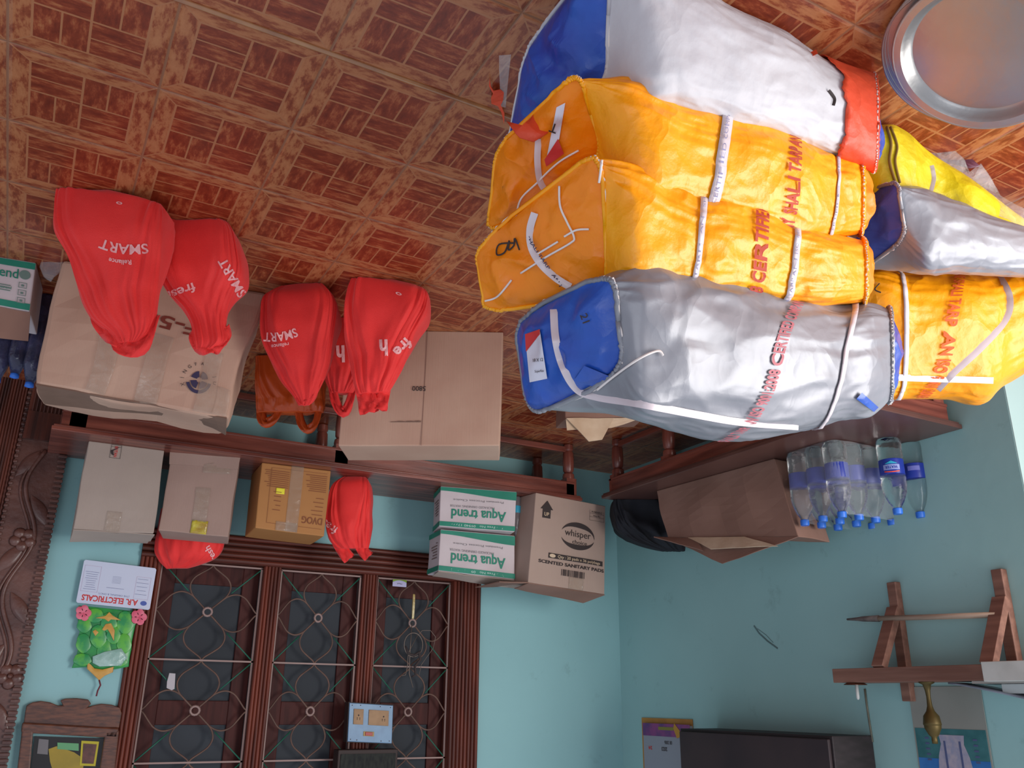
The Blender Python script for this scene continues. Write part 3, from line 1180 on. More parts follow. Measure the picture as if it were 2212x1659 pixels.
def bag(label, prof, z, m, handles, texts=(), name='shopping_bag', cat='bag', seed=1, depth=None, wr=.16, group='red non-woven shopping bags',
        back=0, expo=(9, 2.4), hw=.045, at_wall=None):
    prof = P5(prof)
    yl, xl, yr, xr = prof[0][:4]
    py = (yl + yr) / 2
    base = at_z((xl + xr) / 2, py, z) + fw * back
    if at_wall:
        base = at_y((xl + xr) / 2, py, at_wall)
        base.z = z
    if depth:
        base = at((xl + xr) / 2, py, depth)
    t = thing(name, label, cat, (base.x, base.y, base.z), group)
    rings = profile_rings(prof, base, fw, 1, 64, 96, lambda s: expo[0] + (expo[1] - expo[0]) * min(1, s * 1.6), lambda s: wr * (.25 + 1.2 * s), seed)
    # keep the base on its support
    zmin = z
    for r in rings:
        for p in r:
            if p.z < zmin:
                p.z = zmin + .001
    mb = MB().loft(rings)
    mb.build('body', m, t, smooth=True)
    for h in handles:
        handle_loop(t, h[0], base, fw, h[1] if len(h) > 1 else hw, m, fwd=h[2] if len(h) > 2 else 0)
    for tx in texts:
        project_text(mb, t, *tx[:6], **(tx[6] if len(tx) > 6 else {}))
    return t


# floor bags: rows are (photo y, left x, right x, depth ratio)
bag('large red shopping bag in front of the big dented carton, nearest the carved door',
    [(411, 149, 462, 364, .42), (425, 144, 470, 364, .47), (465, 136, 490, 364, .52), (525, 137, 535, 358, .55), (580, 160, 580, 350, .52), (640, 172, 635, 342, .46), (690, 196, 685, 336, .4), (722, 236, 715, 322, .35), (742, 255, 738, 300, .3)],
    0, RED, [([(262, 700), (262, 740), (280, 752), (302, 745), (318, 715), (325, 680)], .05), ([(210, 670), (235, 715), (265, 735)], .05)],
    [('SMART', 268, 528, 186, 21, 100, dict(arc=170, extra=[('Reliance', 10, 48, 5, 34, 120)])), ('o', 258, 436, 190, 8, 14)], seed=3)
bag('red shopping bag with a twisted gathered neck leaning on the large dented carton',
    [(463, 376, 478, 478, .7), (492, 360, 500, 506, .7), (545, 343, 524, .7), (600, 348, 530, .65), (640, 368, 506, .6), (675, 398, 492, .6), (705, 415, 488, .5), (740, 420, 490, .42), (755, 422, 466, .3)],
    0, RED, [([(432, 710), (438, 742), (462, 742)], .06), ([(478, 705), (476, 735), (455, 750)], .05)],
    [('SMART', 510, 595, 240, 20, 92), ('fresh', 385, 622, 160, 20, 70)], seed=5, back=.07)
bag('red shopping bag with one looped handle in front of the orange plastic bag',
    [(628, 610, 618, 698, .6), (655, 580, 650, 724, .65), (690, 572, 731, .65), (740, 570, 722, .6), (790, 590, 712, .5), (830, 612, 695, .4), (860, 635, 680, .3), (876, 644, 668, .25)],
    0, REDD, [([(645, 835), (656, 868), (676, 850), (692, 810)], .028)],
    [('SMART', 605, 718, 172, 19, 68, dict(arc=120, extra=[('reliance', 8, 38, 4, 24, None)]))], seed=9)
bag('red shopping bag partly hidden behind another at the printed 5800 carton',
    [(690, 715, 775, .8), (730, 708, 790, .7), (780, 700, 800, .6), (820, 702, 790, .5), (850, 712, 765, .4)],
    0, REDD, [([(716, 820), (724, 865), (741, 892), (756, 865), (764, 820)], .03)],
    [('h', 735, 748, 178, 34, 18, dict(bold=.04))], seed=12, back=.02)
bag('wide red shopping bag with two short handles leaning against the printed 5800 carton',
    [(602, 782, 636, 922, .5), (622, 758, 650, 928, .55), (680, 748, 685, 924, .6), (730, 748, 898, .6), (790, 758, 872, .55), (830, 765, 850, .5), (850, 772, 838, .4)],
    0, RED, [([(786, 820), (792, 860), (798, 892)], .06), ([(825, 820), (822, 860), (816, 885)], .055)],
    [('h', 828, 735, 178, 33, 18, dict(bold=.04)), ('fre', 862, 742, 135, 24, 42, dict(bold=.03)), ('o', 862, 632, 200, 8, 14)], seed=14)
bag('orange thin plastic carrier bag standing behind the red bags under the bench',
    [(780, 560, 700, .5), (830, 556, 702, .5), (870, 555, 700, .4), (892, 556, 696, .25)],
    0, ORANGEB, [([(563, 870), (565, 900), (574, 914), (596, 900), (606, 870)], .035), ([(642, 875), (650, 912), (664, 928), (682, 912), (690, 875)], .03)],
    name='plastic_bag', seed=20, back=-.02, group=None)
# bags on the bench
bag('red shopping bag with upright handles on the window bench beside orange brown box',
    [(1030, 748, 790, .6), (1050, 722, 801, .7), (1090, 712, 802, .7), (1140, 706, 802, .65), (1170, 715, 798, .5), (1185, 730, 795, .4)],
    ZB, RED, [([(722, 1150), (738, 1185), (755, 1208)], .055), ([(775, 1165), (783, 1188), (797, 1203)], .05)],
    [('fresh', 712, 1128, 215, 18, 46)], seed=23, back=.02)
bag('red bag with rounded top lying behind the greyish brown box',
    [(1100, 350, 480, .45), (1150, 340, 485, .5), (1190, 335, 478, .5), (1212, 345, 455, .45), (1228, 360, 405, .35)],
    ZB, RED, [], [('fresh', 462, 1195, 240, 14, 40)], seed=26, at_wall=4.10, expo=(2.4, 2.2), wr=.12)
bag('dark navy cloth bag slumped in the corner of the side bench',
    [(1080, 1322, 1430, .6), (1110, 1322, 1450, .7), (1145, 1332, 1470, .7), (1172, 1365, 1478, .6), (1190, 1430, 1480, .4)],
    ZB, BLACKF, [], name='cloth_bag', seed=30, group=None, back=.06, wr=.3)

# ------------------------------------------------------------------ floor cartons
k1 = Carton('cardboard_box', 'largest dented tan carton with round logo, crushed top, behind two red bags on the floor',
            (577, 632), (135, 560), (76, 832), (490, 905), 0, .22, CARD, seed=21, amp=.02, rbevel=.012)
w_, h_ = k1.w, k1.h
F = k1.front(.004)
q = MB()
q.text('KF-58', F, .05, width=.25, x0=w_ * .37, y0=h_ * .33, bold=.02)
q.build('printing', INKM, k1.t)
q = MB()
lc = (w_ * .205, h_ * .78)
Fl = lambda u, v, w=0: F(lc[0] - u, lc[1] - v, w)
ro, ri = .037, .030


def arcband(q, F, r0, r1, a0, a1, n=14):
    q.strip([[F(r * math.cos(R(a0 + (a1 - a0) * i / n)), r * math.sin(R(a0 + (a1 - a0) * i / n))) for i in range(n + 1)] for r in (r0, r1)])


for k in range(4):
    arcband(q, Fl, .009, .029, 90 * k + 12, 90 * k + 78)
arcband(q, Fl, .033, .043, 200, 350, 24)
q.build('logo', INKB, k1.t)
q = MB()
for k, ch in enumerate('XINGFA'):
    a = R(205 - k * 23)
    q.text(ch, lambda u, v, w=0, a=a: Fl(.054 * math.cos(a) + u * math.sin(a) + v * math.cos(a), .054 * math.sin(a) - u * math.cos(a) + v * math.sin(a)), .011, y0=-.005)
for k, ch in enumerate('JU'):
    a = R(20 - k * 22)
    q.text(ch, lambda u, v, w=0, a=a: Fl(.054 * math.cos(a) + u * math.sin(a) + v * math.cos(a), .054 * math.sin(a) - u * math.cos(a) + v * math.sin(a)), .011, y0=-.005)
q.build('logo_lettering', INK, k1.t)
k1.patch('tape', TAPE, w_ * .66, w_ * .76, h_ * .3, h_ * .98, off=.005, wav=.002, n=10)
k1.patch('tape', TAPE, w_ * .38, w_ * .5, h_ * .5, h_ * .99, off=.005, wav=.001, n=10)
k1.patch('tape', TAPE, w_ * .1, w_ * .2, h_ * .55, h_ * .99, off=.005, wav=.002, n=10)
k1.patch('tape', TAPE, w_ * .02, w_ * .1, h_ * .8, h_ * .99, off=.006, wav=.004, n=10)
# crushed rising top flap
TL, TR = k1.P[3], k1.P[2]
n_ = 14
rows = []
for j in range(5):
    row = []
    for i in range(n_ + 1):
        t = i / n_           # from room-left (photo right) to room-right
        base = TL.lerp(TR, t) + V((0, 0, -.004))
        top_px = [(487, 940), (455, 922), (400, 905), (330, 893), (270, 890), (180, 880), (95, 870)]
        tx, ty = catmull(top_px, t * (len(top_px) - 1))
        tip = at_pl(tx, ty, TL + k1.n * .12, k1.n)
        row.append(warp(base.lerp(tip, j / 4), .004, 12, 5))
    rows.append(row)
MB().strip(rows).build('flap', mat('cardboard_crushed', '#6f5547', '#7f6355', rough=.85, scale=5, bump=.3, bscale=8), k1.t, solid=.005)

k2 = Carton('cardboard_box', 'plain tan carton printed 5800 on the floor beside the striped pile of bundles',
            (1087, 717), (752, 712), (731, 963), (1079, 963), 0, .2, CARD, seed=31, amp=.002)
w_, h_ = k2.w, k2.h
F = k2.front(.003)
q = MB()
q.text('5800', F, .018, width=.05, x0=w_ * .52, y0=h_ * .5, bold=.01)
q.build('printing', INK, k2.t)
q = MB()
q.box(w_ * .485, w_ * .487, 0, h_, -.001, .0005, lambda u, v, w: F(u, v, w))
q.build('crease', CARDD, k2.t)
q = MB()
for k in range(14):
    u = w_ * (.66 - .18 * (k / 14)) + random.uniform(-.004, .004)
    q.box(u, u + .018, h_ * .8 + random.uniform(-.003, .001), h_ * .8 + .003, 0, .0004, lambda u, v, w: F(u, v, w))
q.build('smudge', mat('smudge', '#7d6255', rough=.9), k2.t)

# water carton by the door, only its corner in view, its torn flap and the bottle pack behind
k3 = Carton('water_carton', 'upside down drinking water carton on the floor at the picture edge, torn brown flaps',
            (78, 567), (-130, 533), (-130, 640), (64, 673), 0, .2, WHITEC, seed=41, amp=.003)
w_, h_ = k3.w, k3.h
F0 = k3.front(.003)
F = lambda u, v, w=0: F0(w_ - u, h_ - v, w)
q = MB()
q.strip([[F0(w_ * i / 10, h_ * a) for i in range(11)] for a in (.03, .16)])
q.strip([[F0(w_ * i / 10, h_ * a) for i in range(11)] for a in (.86, .985)])
q.text('Aqua trend', F, h_ * .2, width=w_ * .66, x0=w_ * .5, y0=h_ * .6, bold=.01)
q.text('www.aquatrend', F, h_ * .06, width=w_ * .3, x0=w_ * .62, y0=h_ * .36)
q.build('printing', GREENP, k3.t)
q = MB()
q.poly([(w_ * .9 + .016 * math.cos(a), h_ * .7 + .016 * math.sin(a)) for a in [2 * PI * i / 20 for i in range(20)]], F, .0005)
for k in range(3):
    y = h_ * (.48 - .15 * k)
    for a in ((-.012, .012, -.009, -.0075), (-.012, .012, .0075, .009), (-.012, -.0105, -.009, .009), (.0105, .012, -.009, .009), (-.004, .004, -.004, .003)):
        q.box(w_ * .89 + a[0], w_ * .89 + a[1], y + a[2], y + a[3], 0, .0005, lambda u, v, w: F(u, v, w))
for k in range(3):
    q.box(w_ * .52, w_ * .76, h_ * (.42 - .05 * k), h_ * (.42 - .05 * k) + .003, 0, .0005, lambda u, v, w: F(u, v, w))
q.build('symbols', mat('sage_print', '#6b8078', rough=.7), k3.t)
T0, T1 = k3.P[3], k3.P[2]
k3.quadflap([T0, T1, at_pl(-130, 715, T1 + k3.n * .02, k3.n), at_pl(62, 738, T0 + k3.n * .02, k3.n)], CARDD)


def poly_on(t, name, pts, m, base, nrm, thick=.002, amp=.003, seed=1):
    """irregular sheet outline given in photo pixels on a vertical plane, crumpled"""
    P = [at_pl(x, y, base, nrm) for x, y in pts]
    bm = bmesh.new()
    vs = [bm.verts.new(p) for p in P]
    f = bm.faces.new(vs)
    bmesh.ops.triangulate(bm, faces=[f])
    for _ in range(3):
        es = [e for e in bm.edges if e.calc_length() > .03]
        bmesh.ops.subdivide_edges(bm, edges=es, cuts=1)
        bmesh.ops.triangulate(bm, faces=bm.faces)
    bm.verts.index_update()
    q = MB()
    q.add([warp(v.co.copy(), amp, 14, seed) for v in bm.verts], [tuple(v.index for v in f.verts) for f in bm.faces])
    bm.free()
    o = q.build(name, m, t, smooth=True, solid=thick)
    return o


# crumpled clear wrapping between the carton and the dented box
b0 = at_z(112, 560, 0)
o = poly_on(None, 'plastic_wrapper', [(85, 548), (98, 545), (112, 562), (130, 552), (143, 560), (132, 590), (118, 612), (104, 600), (92, 580)], FILM, b0 + V((0, .02, .0)), fw, amp=.02, seed=4)
tag(o, 'crumpled clear plastic wrapper on the floor between water carton and dented box', 'plastic')


# ------------------------------------------------------------------ water bottles
def make_bottle(name, label, loc, group, h=.31, r=.045, tilt=0):
    t = thing(name, label, 'bottle', loc, group)
    L = V(loc)
    k = h / .31
    prof = [(.0, .004), (r * .6, .0), (r * .92, .004), (r, .02), (r * .97, .05), (r, .075), (r * .95, .09), (r * .95, .155), (r, .165), (r * .96, .18), (r, .19), (r * .93, .21),
            (r * .9, .225), (r * .6, .262), (r * .33, .282), (r * .32, .292)]
    MB().lathe([(a, z * k) for a, z in prof], c=L, n=24).build('bottle_body', PETP, t, smooth=True)
    MB().lathe([(r * .965, .092 * k), (r * .97, .093 * k), (r * .97, .153 * k), (r * .965, .154 * k)], c=L, n=24).build('bottle_label', LABB, t, smooth=True)
    MB().lathe([(0, .311 * k), (r * .34, .311 * k), (r * .38, .306 * k), (r * .38, .289 * k), (r * .34, .287 * k)], c=L, n=18).build('cap', CAPB, t, smooth=True, angle=40)
    return t


def bottle_px(px, py):
    p = at_z(px, py, ZB)
    return (p.x, p.y, ZB + .001)


bt = make_bottle('water_bottle', 'large clear water bottle with printed blue label standing apart, nearer of the loose pair', bottle_px(1917, 948), None, h=.295, r=.047)
L0 = WL[bt.name]


def on_cyl(L0, r, z, ang0):
    return lambda u, v, w=0: L0 + V((math.cos(ang0 + u / r) * (r + .001 + w), math.sin(ang0 + u / r) * (r + .001 + w), z + v))


ang = math.atan2(-L0.y, -L0.x)
Fc = on_cyl(L0, .0458, .12, ang)
q = MB()
q.strip([[Fc(-.028 + .056 * i / 10, .016 + .003 * math.sin(PI * i / 10)) for i in range(11)], [Fc(-.028 + .056 * i / 10, .020 + .003 * math.sin(PI * i / 10)) for i in range(11)]])
q.build('label_stripe', REDT, bt)
q = MB()
q.strip([[Fc(-.03 + .06 * i / 10, -.008) for i in range(11)], [Fc(-.03 + .06 * i / 10, .012) for i in range(11)]])
q.build('label_panel', mat('pale_blue_panel', '#8f9ad0', rough=.5), bt)
q = MB()
q.text('WATER', lambda u, v, w=0: Fc(u, v, .0006), .011, width=.045, y0=-.003, bold=.02, cuts=1)
q.build('label_lettering', LABB, bt)
q = MB()
q.strip([[Fc(-.02 + .04 * i / 6, -.022 + abs(i - 3) * .003, .0006) for i in range(7)], [Fc(-.022 + .044 * i / 6, -.011, .0006) for i in range(7)]])
q.build('label_emblem', mat('cyan_print', '#2a9fc0', rough=.5), bt)
b2 = make_bottle('water_bottle', 'large clear water bottle with plain blue label, farther of the loose pair', bottle_px(1965, 958), None, h=.295, r=.045)
Fc = on_cyl(WL[b2.name], .044, .12, math.atan2(-L0.y, -L0.x))
q = MB()
q.strip([[Fc(-.022 + .044 * i / 8, -.02) for i in range(9)], [Fc(-.022 + .044 * i / 8, -.002) for i in range(9)]])
q.build('label_panel', mat('violet_panel', '#6d72bd', rough=.5), b2)
# shrink wrapped pack: bottles in a grid along the side bench
proto = None
A0 = V(bottle_px(1800, 955))
ux = V((0, 1, 0))
uy = V((-1, 0, 0))
GRP = 'bottles in the shrink wrapped pack on the side bench'
spots = []
for i, j in ((0, 0), (1, 0), (2, 0), (0, 1), (1, 1), (2, 1), (0, 2), (1, 2), (2, 2), (0, 3), (1, 3)):
    spots.append(A0 + V((-.094 * j, .094 * i + .0 * j, 0)))
for i, p in enumerate(spots):
    if i == 0:
        proto = make_bottle('water_bottle', 'x', tuple(p), GRP, h=.30, r=.046)
    else:
        c = copy_tree(proto)
        c.location = p
    rw = ['front row by the bench edge', 'second row from the bench edge', 'third row from the bench edge', 'back row against the wall'][i // 3]
    pos = ['nearest the loose bottles', 'in the middle', 'nearest the brown carton'][i % 3]
    (proto if i == 0 else c)['label'] = 'bottle in the shrink wrapped pack, %s, %s' % (rw, pos)
# film round the pack
xs = [p.x for p in spots]
ys = [p.y for p in spots]
cx, cy, hx, hy = (min(xs) + max(xs)) / 2, (min(ys) + max(ys)) / 2, (max(xs) - min(xs)) / 2 + .0485, (max(ys) - min(ys)) / 2 + .0485
rings = []
for zz, k in ((.003, .98), (.02, 1), (.1, 1.0), (.2, 1.0), (.235, .95), (.27, .84), (.288, .78)):
    rg = []
    for i in range(64):
        a = 2 * PI * i / 64
        c_, s_ = math.cos(a), math.sin(a)
        u = math.copysign(abs(c_) ** .3, c_)
        v = math.copysign(abs(s_) ** .3, s_)
        rg.append(warp(V((cx + hx * k * u, cy + hy * k * v, ZB + zz)), .0025, 22, 2))
    rings.append(rg)
q = MB().loft(rings, cap0=False, cap1=False)
o = q.build('shrink_wrap', FILM, None, smooth=True)
tag(o, 'clear shrink wrap film around the pack of water bottles', 'wrap')
# dark bottle pack near the door, mostly hidden
DKB = thing('bottle_pack', 'dusty wrapped pack of bottles with blue caps behind the water carton at the picture edge', 'bottles', tuple(at_z(20, 640, 0)))
b0 = at_z(20, 640, 0)
for (x, y) in ((-10, 828), (30, 818), (62, 838)):
    top = at_pl(x, y, b0, fw)
    r = .032
    MB().lathe([(r * .8, 0), (r, .01), (r, top.z * .75), (r * .4, top.z * .95), (r * .35, top.z - .018)], c=(top.x, top.y, 0), n=18).build('bottle_body', mat('dark_pet', '#3a3a52', '#55557a', rough=.12, scale=20, trans=.4, bump=.6, bscale=30), DKB, smooth=True)
    MB().lathe([(.013, top.z - .02), (.014, top.z - .004), (0, top.z)], c=(top.x, top.y, 0), n=14).build('cap', CAPB, DKB, smooth=True)


# ------------------------------------------------------------------ tarpaulin bundles
class Roll:
    def __init__(s, label, rings, m, cat='bundle', exp=(7, 2.7), wr=.03, seed=1, pinch=(), loc=None, group=None, capm=None, bulge=(.02, .02),
                 nS=170, nT=180, n0=4.0, name='tarpaulin_bundle', pleat=.02, fold=1.0, fine=.25):
        s.fine = fine
        """rings: each 4 corners (px,py,depth): near-low, far-low, far-high, near-high as standing in the room"""
        s.R = [[at(*c) for c in r] for r in rings]
        s.flat = [[x for c in r for x in c] for r in s.R]
        s.n = len(rings)
        s.exp, s.wr, s.seed, s.pinch, s.n0, s.pleat, s.fold = exp, wr, seed, pinch, n0, pleat, fold
        c = sum((p for r in s.R for p in r), V()) / (4 * s.n)
        lo = min(p.z for r in s.R for p in r)
        s.t = thing(name, label, cat, (c.x, c.y, max(0, lo)), group)
        P0, P1 = s.center(0), s.center(1)
        s.L = sum((s.center(i / 10) - s.center((i + 1) / 10)).length for i in range(10))
        rg = [[s.S(i / nS, 2 * PI * k / nT) for k in range(nT)] for i in range(nS + 1)]
        s.mb = MB().loft(rg, False, False)
        s.mb.build('body', m, s.t, smooth=True)
        s.all = MB().add(s.mb.v, s.mb.f)
        for end, b in ((0, bulge[0]), (1, bulge[1])):
            c0 = s.center(end)
            ring = rg[0] if end == 0 else rg[-1]
            # normal of the end ring
            nn = V()
            for k in range(0, nT):
                nn += (ring[k] - c0).cross(ring[(k + 1) % nT] - c0)
            nn.normalize()
            if nn.dot(c0 - s.center(.5)) < 0:
                nn = -nn
            rows = []
            J = 26
            for j in range(J + 1):
                r = 1 - j / J
                row = []
                for k in range(nT):
                    p = c0 + (ring[k] - c0) * r
                    h = b * (1 - r ** 3) + (1 - r ** 6) * s.fold * (.020 * noise.noise(p * 9 + V((seed, 0, 0))) + .014 * (.5 - abs(noise.noise(p * 13 + V((0, seed, 0)))) * 2) + .004 * noise.noise(p * 40))
                    # the folded envelope: ridges running to the centre
                    row.append(p + nn * h)
                rows.append(row)
            q = MB().loft(rows, False, True)
            q.build('end_cap', capm or m, s.t, smooth=True)
            s.all.add(q.v, q.f)
            if end == 0:
                s.rim = ring
                s.nn = nn
        s.tree = bvh_of(s.all)

    def corners(s, t):
        f = catmull(s.flat, max(0, min(1, t)) * (s.n - 1))
        return [V(f[i * 3:i * 3 + 3]) for i in range(4)]

    def center(s, t):
        return sum(s.corners(t), V()) / 4

    def S(s, t, th, off=0.0):
        A, B, C, D = s.corners(t)
        e = s.exp[0] + (s.exp[1] - s.exp[0]) * min(1, t * 4)
        c_, s_ = math.cos(th), math.sin(th)
        a = -math.copysign(abs(c_) ** (2 / e), c_)
        b = math.copysign(abs(s_) ** (2 / e), s_)
        p = A.lerp(B, (a + 1) / 2).lerp(D.lerp(C, (a + 1) / 2), (b + 1) / 2)
        cen = (A + B + C + D) / 4
        r = (p - cen)
        rl = r.length
        d = 0
        sd_ = s.seed * 3.7
        # long soft creases running along and across the bundle
        q = V((t * 2.2 + .5 * math.sin(th), c_ * 2.1, s_ * 2.1))
        n1 = noise.noise(q + V((sd_, 0, 0)))
        n2 = 1 - abs(noise.noise(V((t * 7 + s_, c_ * 3.2 + t * 2, s_ * 3.2 + sd_)))) * 2
        n3 = 1 - abs(noise.noise(V((t * 16 + sd_, c_ * 7, s_ * 7)))) * 2
        n4 = 1 - abs(noise.noise(V((t * 5 + 2.2 * th / PI + sd_, s_ * 1.5, c_ * 1.5)))) * 2.4
        d += s.wr * (n1 * .8 + (n2 - .6) * .55 + (n3 - .6) * s.fine + (n4 - .5) * .55)
        for (pt, k) in s.pinch:
            w = math.exp(-((t - pt) / .055) ** 2)
            w2 = math.exp(-((t - pt) / .16) ** 2)
            d -= k * w
            d += s.pleat * w2 * (1 - abs(noise.noise(V((c_ * 6.5 + pt * 9, s_ * 6.5 + sd_, t * 1.2)))) * 2.6) * (1 - .5 * w)
        edge = min(1, min(t, 1 - t) / .05)
        d *= .35 + .65 * edge
        p = cen + r * (1 + d)
        if p.z < .003:
            p.z = .003
        if off:
            p = p + r * (off / rl)
        return p

    def strap(s, t0, tilt=0, width=.022, phase=0, txt=None, off=.0035, m=None):
        q = MB()
        rows = []
        N = 150
        w = width / s.L / 2
        for i in range(N + 1):
            th = 2 * PI * i / N
            t = t0 + tilt * math.sin(th + phase)
            rows.append([s.S(t - w, th, off), s.S(t - w, th, off + .0012), s.S(t, th, off + .0016), s.S(t + w, th, off + .0012), s.S(t + w, th, off)])
        q.strip(rows)
        o = q.build('strap', m or STRAPM, s.t, smooth=True)
        if txt:
            r = (s.S(t0, 0) - s.center(t0)).length
            per = 2 * PI * r
            q = MB()

            def F(u, v, w_=0):
                th = -u / r
                t = t0 + tilt * math.sin(th + phase) - v / s.L
                return s.S(t, th, off + .003)
            q.text(txt, F, width * .34, width=.27, y0=-width * .17, cuts=2, bold=.0)
            q.build('strap_lettering', mat('strap_print', '#8f8cae', rough=.7), o)
        return o

    def textline(s, txt, a, b, h, m, up=-1, bold=.03, name='lettering'):
        """letters from (t,theta) a to b"""
        vs, fs, W = text_mesh(txt, bold, 3)
        q = MB()
        out = []
        for x, y in vs:
            k = x / W
            t = a[0] + (b[0] - a[0]) * k + up * (y * h / .7) / s.L
            th = a[1] + (b[1] - a[1]) * k
            out.append(s.S(t, th, .0045))
        q.add(out, fs)
        return q.build(name, m, s.t)

    def hit(s, x, y, off=.003):
        d = _ray(x, y).normalized()
        h = s.tree.ray_cast(CAM, d)
        if h[0] is None:
            return None
        return h[0] - d * off

    def path(s, name, pts, width, m, off=.003, parent=None, n=40, rnd=False, smooth=True):
        """ribbon or cord laid on the surface through photo pixels"""
        P = []
        for i in range(n + 1):
            x, y = catmull(pts, (len(pts) - 1) * i / n)
            h = s.hit(x, y, off)
            if h is not None:
                P.append(h)
        if len(P) < 2:
            return None
        q = MB()
        if rnd:
            q.tube(P, width / 2, n=6)
        else:
            rows = []
            for i, p in enumerate(P):
                tg = (P[min(i + 1, len(P) - 1)] - P[max(i - 1, 0)])
                if tg.length < 1e-6:
                    continue
                v = (p - CAM).normalized()
                w = tg.normalized().cross(v).normalized() * width / 2
                rows.append([p - w, p - w * .3 - v * .0008, p + w * .3 - v * .0008, p + w])
            q.strip(rows)
        return q.build(name, m, parent or s.t, smooth=smooth)

    def patch(s, name, quad, m, off=.003, n=12, parent=None):
        rows = []
        for j in range(n + 1):
            row = []
            for i in range(n + 1):
                a, b = i / n, j / n
                x = (quad[0][0] * (1 - a) + quad[1][0] * a) * (1 - b) + (quad[3][0] * (1 - a) + quad[2][0] * a) * b
                y = (quad[0][1] * (1 - a) + quad[1][1] * a) * (1 - b) + (quad[3][1] * (1 - a) + quad[2][1] * a) * b
                h = s.hit(x, y, off)
                if h is None:
                    return None
                row.append(h)
            rows.append(row)
        return MB().strip(rows).build(name, m, parent or s.t, smooth=True)

    def ptext(s, name, txt, px, py, deg, hpx, wpx, m, off=.0045, parent=None, bold=.01):
        a = R(deg)
        ux, uy = math.cos(a), math.sin(a)
        vx, vy = uy, -ux
        vs, fs, W = text_mesh(txt, bold, 2)
        out = []
        for x, y in vs:
            u, v = (x - W / 2) * wpx / W, y * hpx / .7
            h = s.hit(px + ux * u + vx * v, py + uy * u + vy * v, off)
            if h is None:
                return None
            out.append(h)
        return MB().add(out, fs).build(name, m, parent or s.t)

    def hem(s, m, end=0, r=.0045, part=(0, 1), name='hem'):
        """stitched raised seam round the end of the bundle"""
        N = 150
        t = .004 if end == 0 else .996
        P = [s.S(t, 2 * PI * (part[0] + (part[1] - part[0]) * i / N), .004) for i in range(N + 1)]
        P = [warp(p, .003, 40, i % 3) for i, p in enumerate(P)]
        o = MB().tube(P, r, n=6).build(name, m, s.t, smooth=True)
        Q = [p + (p - s.center(end)).normalized() * (r * .7 + (.0012 if i % 2 else -.0012)) for i, p in enumerate(P)]
        MB().tube(Q, .0016, n=5).build('stitching', THREAD, o, smooth=True)
        return o


def ringv(x, y0, y1, dep, r, dx=26):
    """ring across a bundle at photo column x, its near side swung towards the room's left"""
    return [(x + dx, y0, dep - r), (x - dx, y0, dep + r), (x - dx, y1, dep + r), (x + dx, y1, dep - r)]


SC = 'SHALI TARP AN ISO 9001:2008 CERTIFIED COMPANY'
# T1: big white bundle nearest the camera, blue at one end, orange-red at the other
T1 = Roll('largest white woven bundle with blue and orange red ends, lowest and nearest of the pile',
          [[(1318, -130, 1.44), (1135, 110, 1.70), (1088, 350, 1.84), (1305, 190, 1.58)],
           ringv(1400, -110, 240, 1.60, .14), ringv(1560, 0, 275, 1.67, .13), ringv(1692, 66, 310, 1.75, .12), ringv(1775, 125, 335, 1.81, .11),
           ringv(1888, 165, 366, 1.87, .09, 8)], WHITET, seed=2, wr=.035, capm=BLUE, bulge=(.03, .01), n0=3)
# orange red sheet wrapped over the far end
q = MB()
rows = []
for i in range(60):
    th = -2.2 + 4.6 * i / 59
    e0 = .80 + .05 * math.cos(th - .15) + .03 * noise.noise(V((th * 2.2, 3, 1))) + .012 * noise.noise(V((th * 14, 3, 1)))
    rows.append([T1.S(e0 + (1.0 - e0) * k / 8, th, .006) for k in range(9)])
q.strip(rows)
q.build('wrapping_end', REDT, T1.t, smooth=True, solid=.002)
T1.hem(REDT, end=1, r=.005)
T1.hem(WHITET, end=0, r=.004)
T1.path('crease_hole', [(1790, 195), (1798, 205), (1803, 215), (1800, 228)], .006, INK, off=.006, n=10)
o = T1.path('torn_strip', [(1745, 40), (1752, 75), (1750, 95), (1758, 120)], .016, REDT, off=.012, n=14)
# blue sheet hanging under the near end
# torn orange ribbon lying on the floor left of the pile
t = thing('torn_ribbon', 'torn orange red plastic ribbon with clear strip on the floor left of the pile', 'ribbon', tuple(at_z(1075, 205, 0)))
P = [at_z(x, y, .004) for x, y in ((1056, 165), (1062, 182), (1066, 190), (1082, 188), (1090, 195), (1086, 210), (1082, 222), (1090, 240), (1088, 250), (1092, 262), (1084, 238), (1076, 224), (1062, 220), (1058, 205), (1063, 195), (1058, 182))]
bm = bmesh.new()
f = bm.faces.new([bm.verts.new(p) for p in P])
bmesh.ops.triangulate(bm, faces=[f])
bm.verts.index_update()
MB().add([warp(v.co.copy(), .006, 30, 1) + V((0, 0, .006)) for v in bm.verts], [tuple(v.index for v in f.verts) for f in bm.faces]).build('ribbon', REDT, t, solid=.0015)
bm.free()
q = MB().strip([[at_z(1078, 120, .006), at_z(1104, 118, .006)], [at_z(1078, 150, .012), at_z(1100, 150, .010)], [at_z(1080, 190, .008), at_z(1096, 190, .008)], [at_z(1082, 230, .01), at_z(1092, 232, .006)]])
q.build('clear_strip', FILM, t, solid=.001)
t.location.z = 0

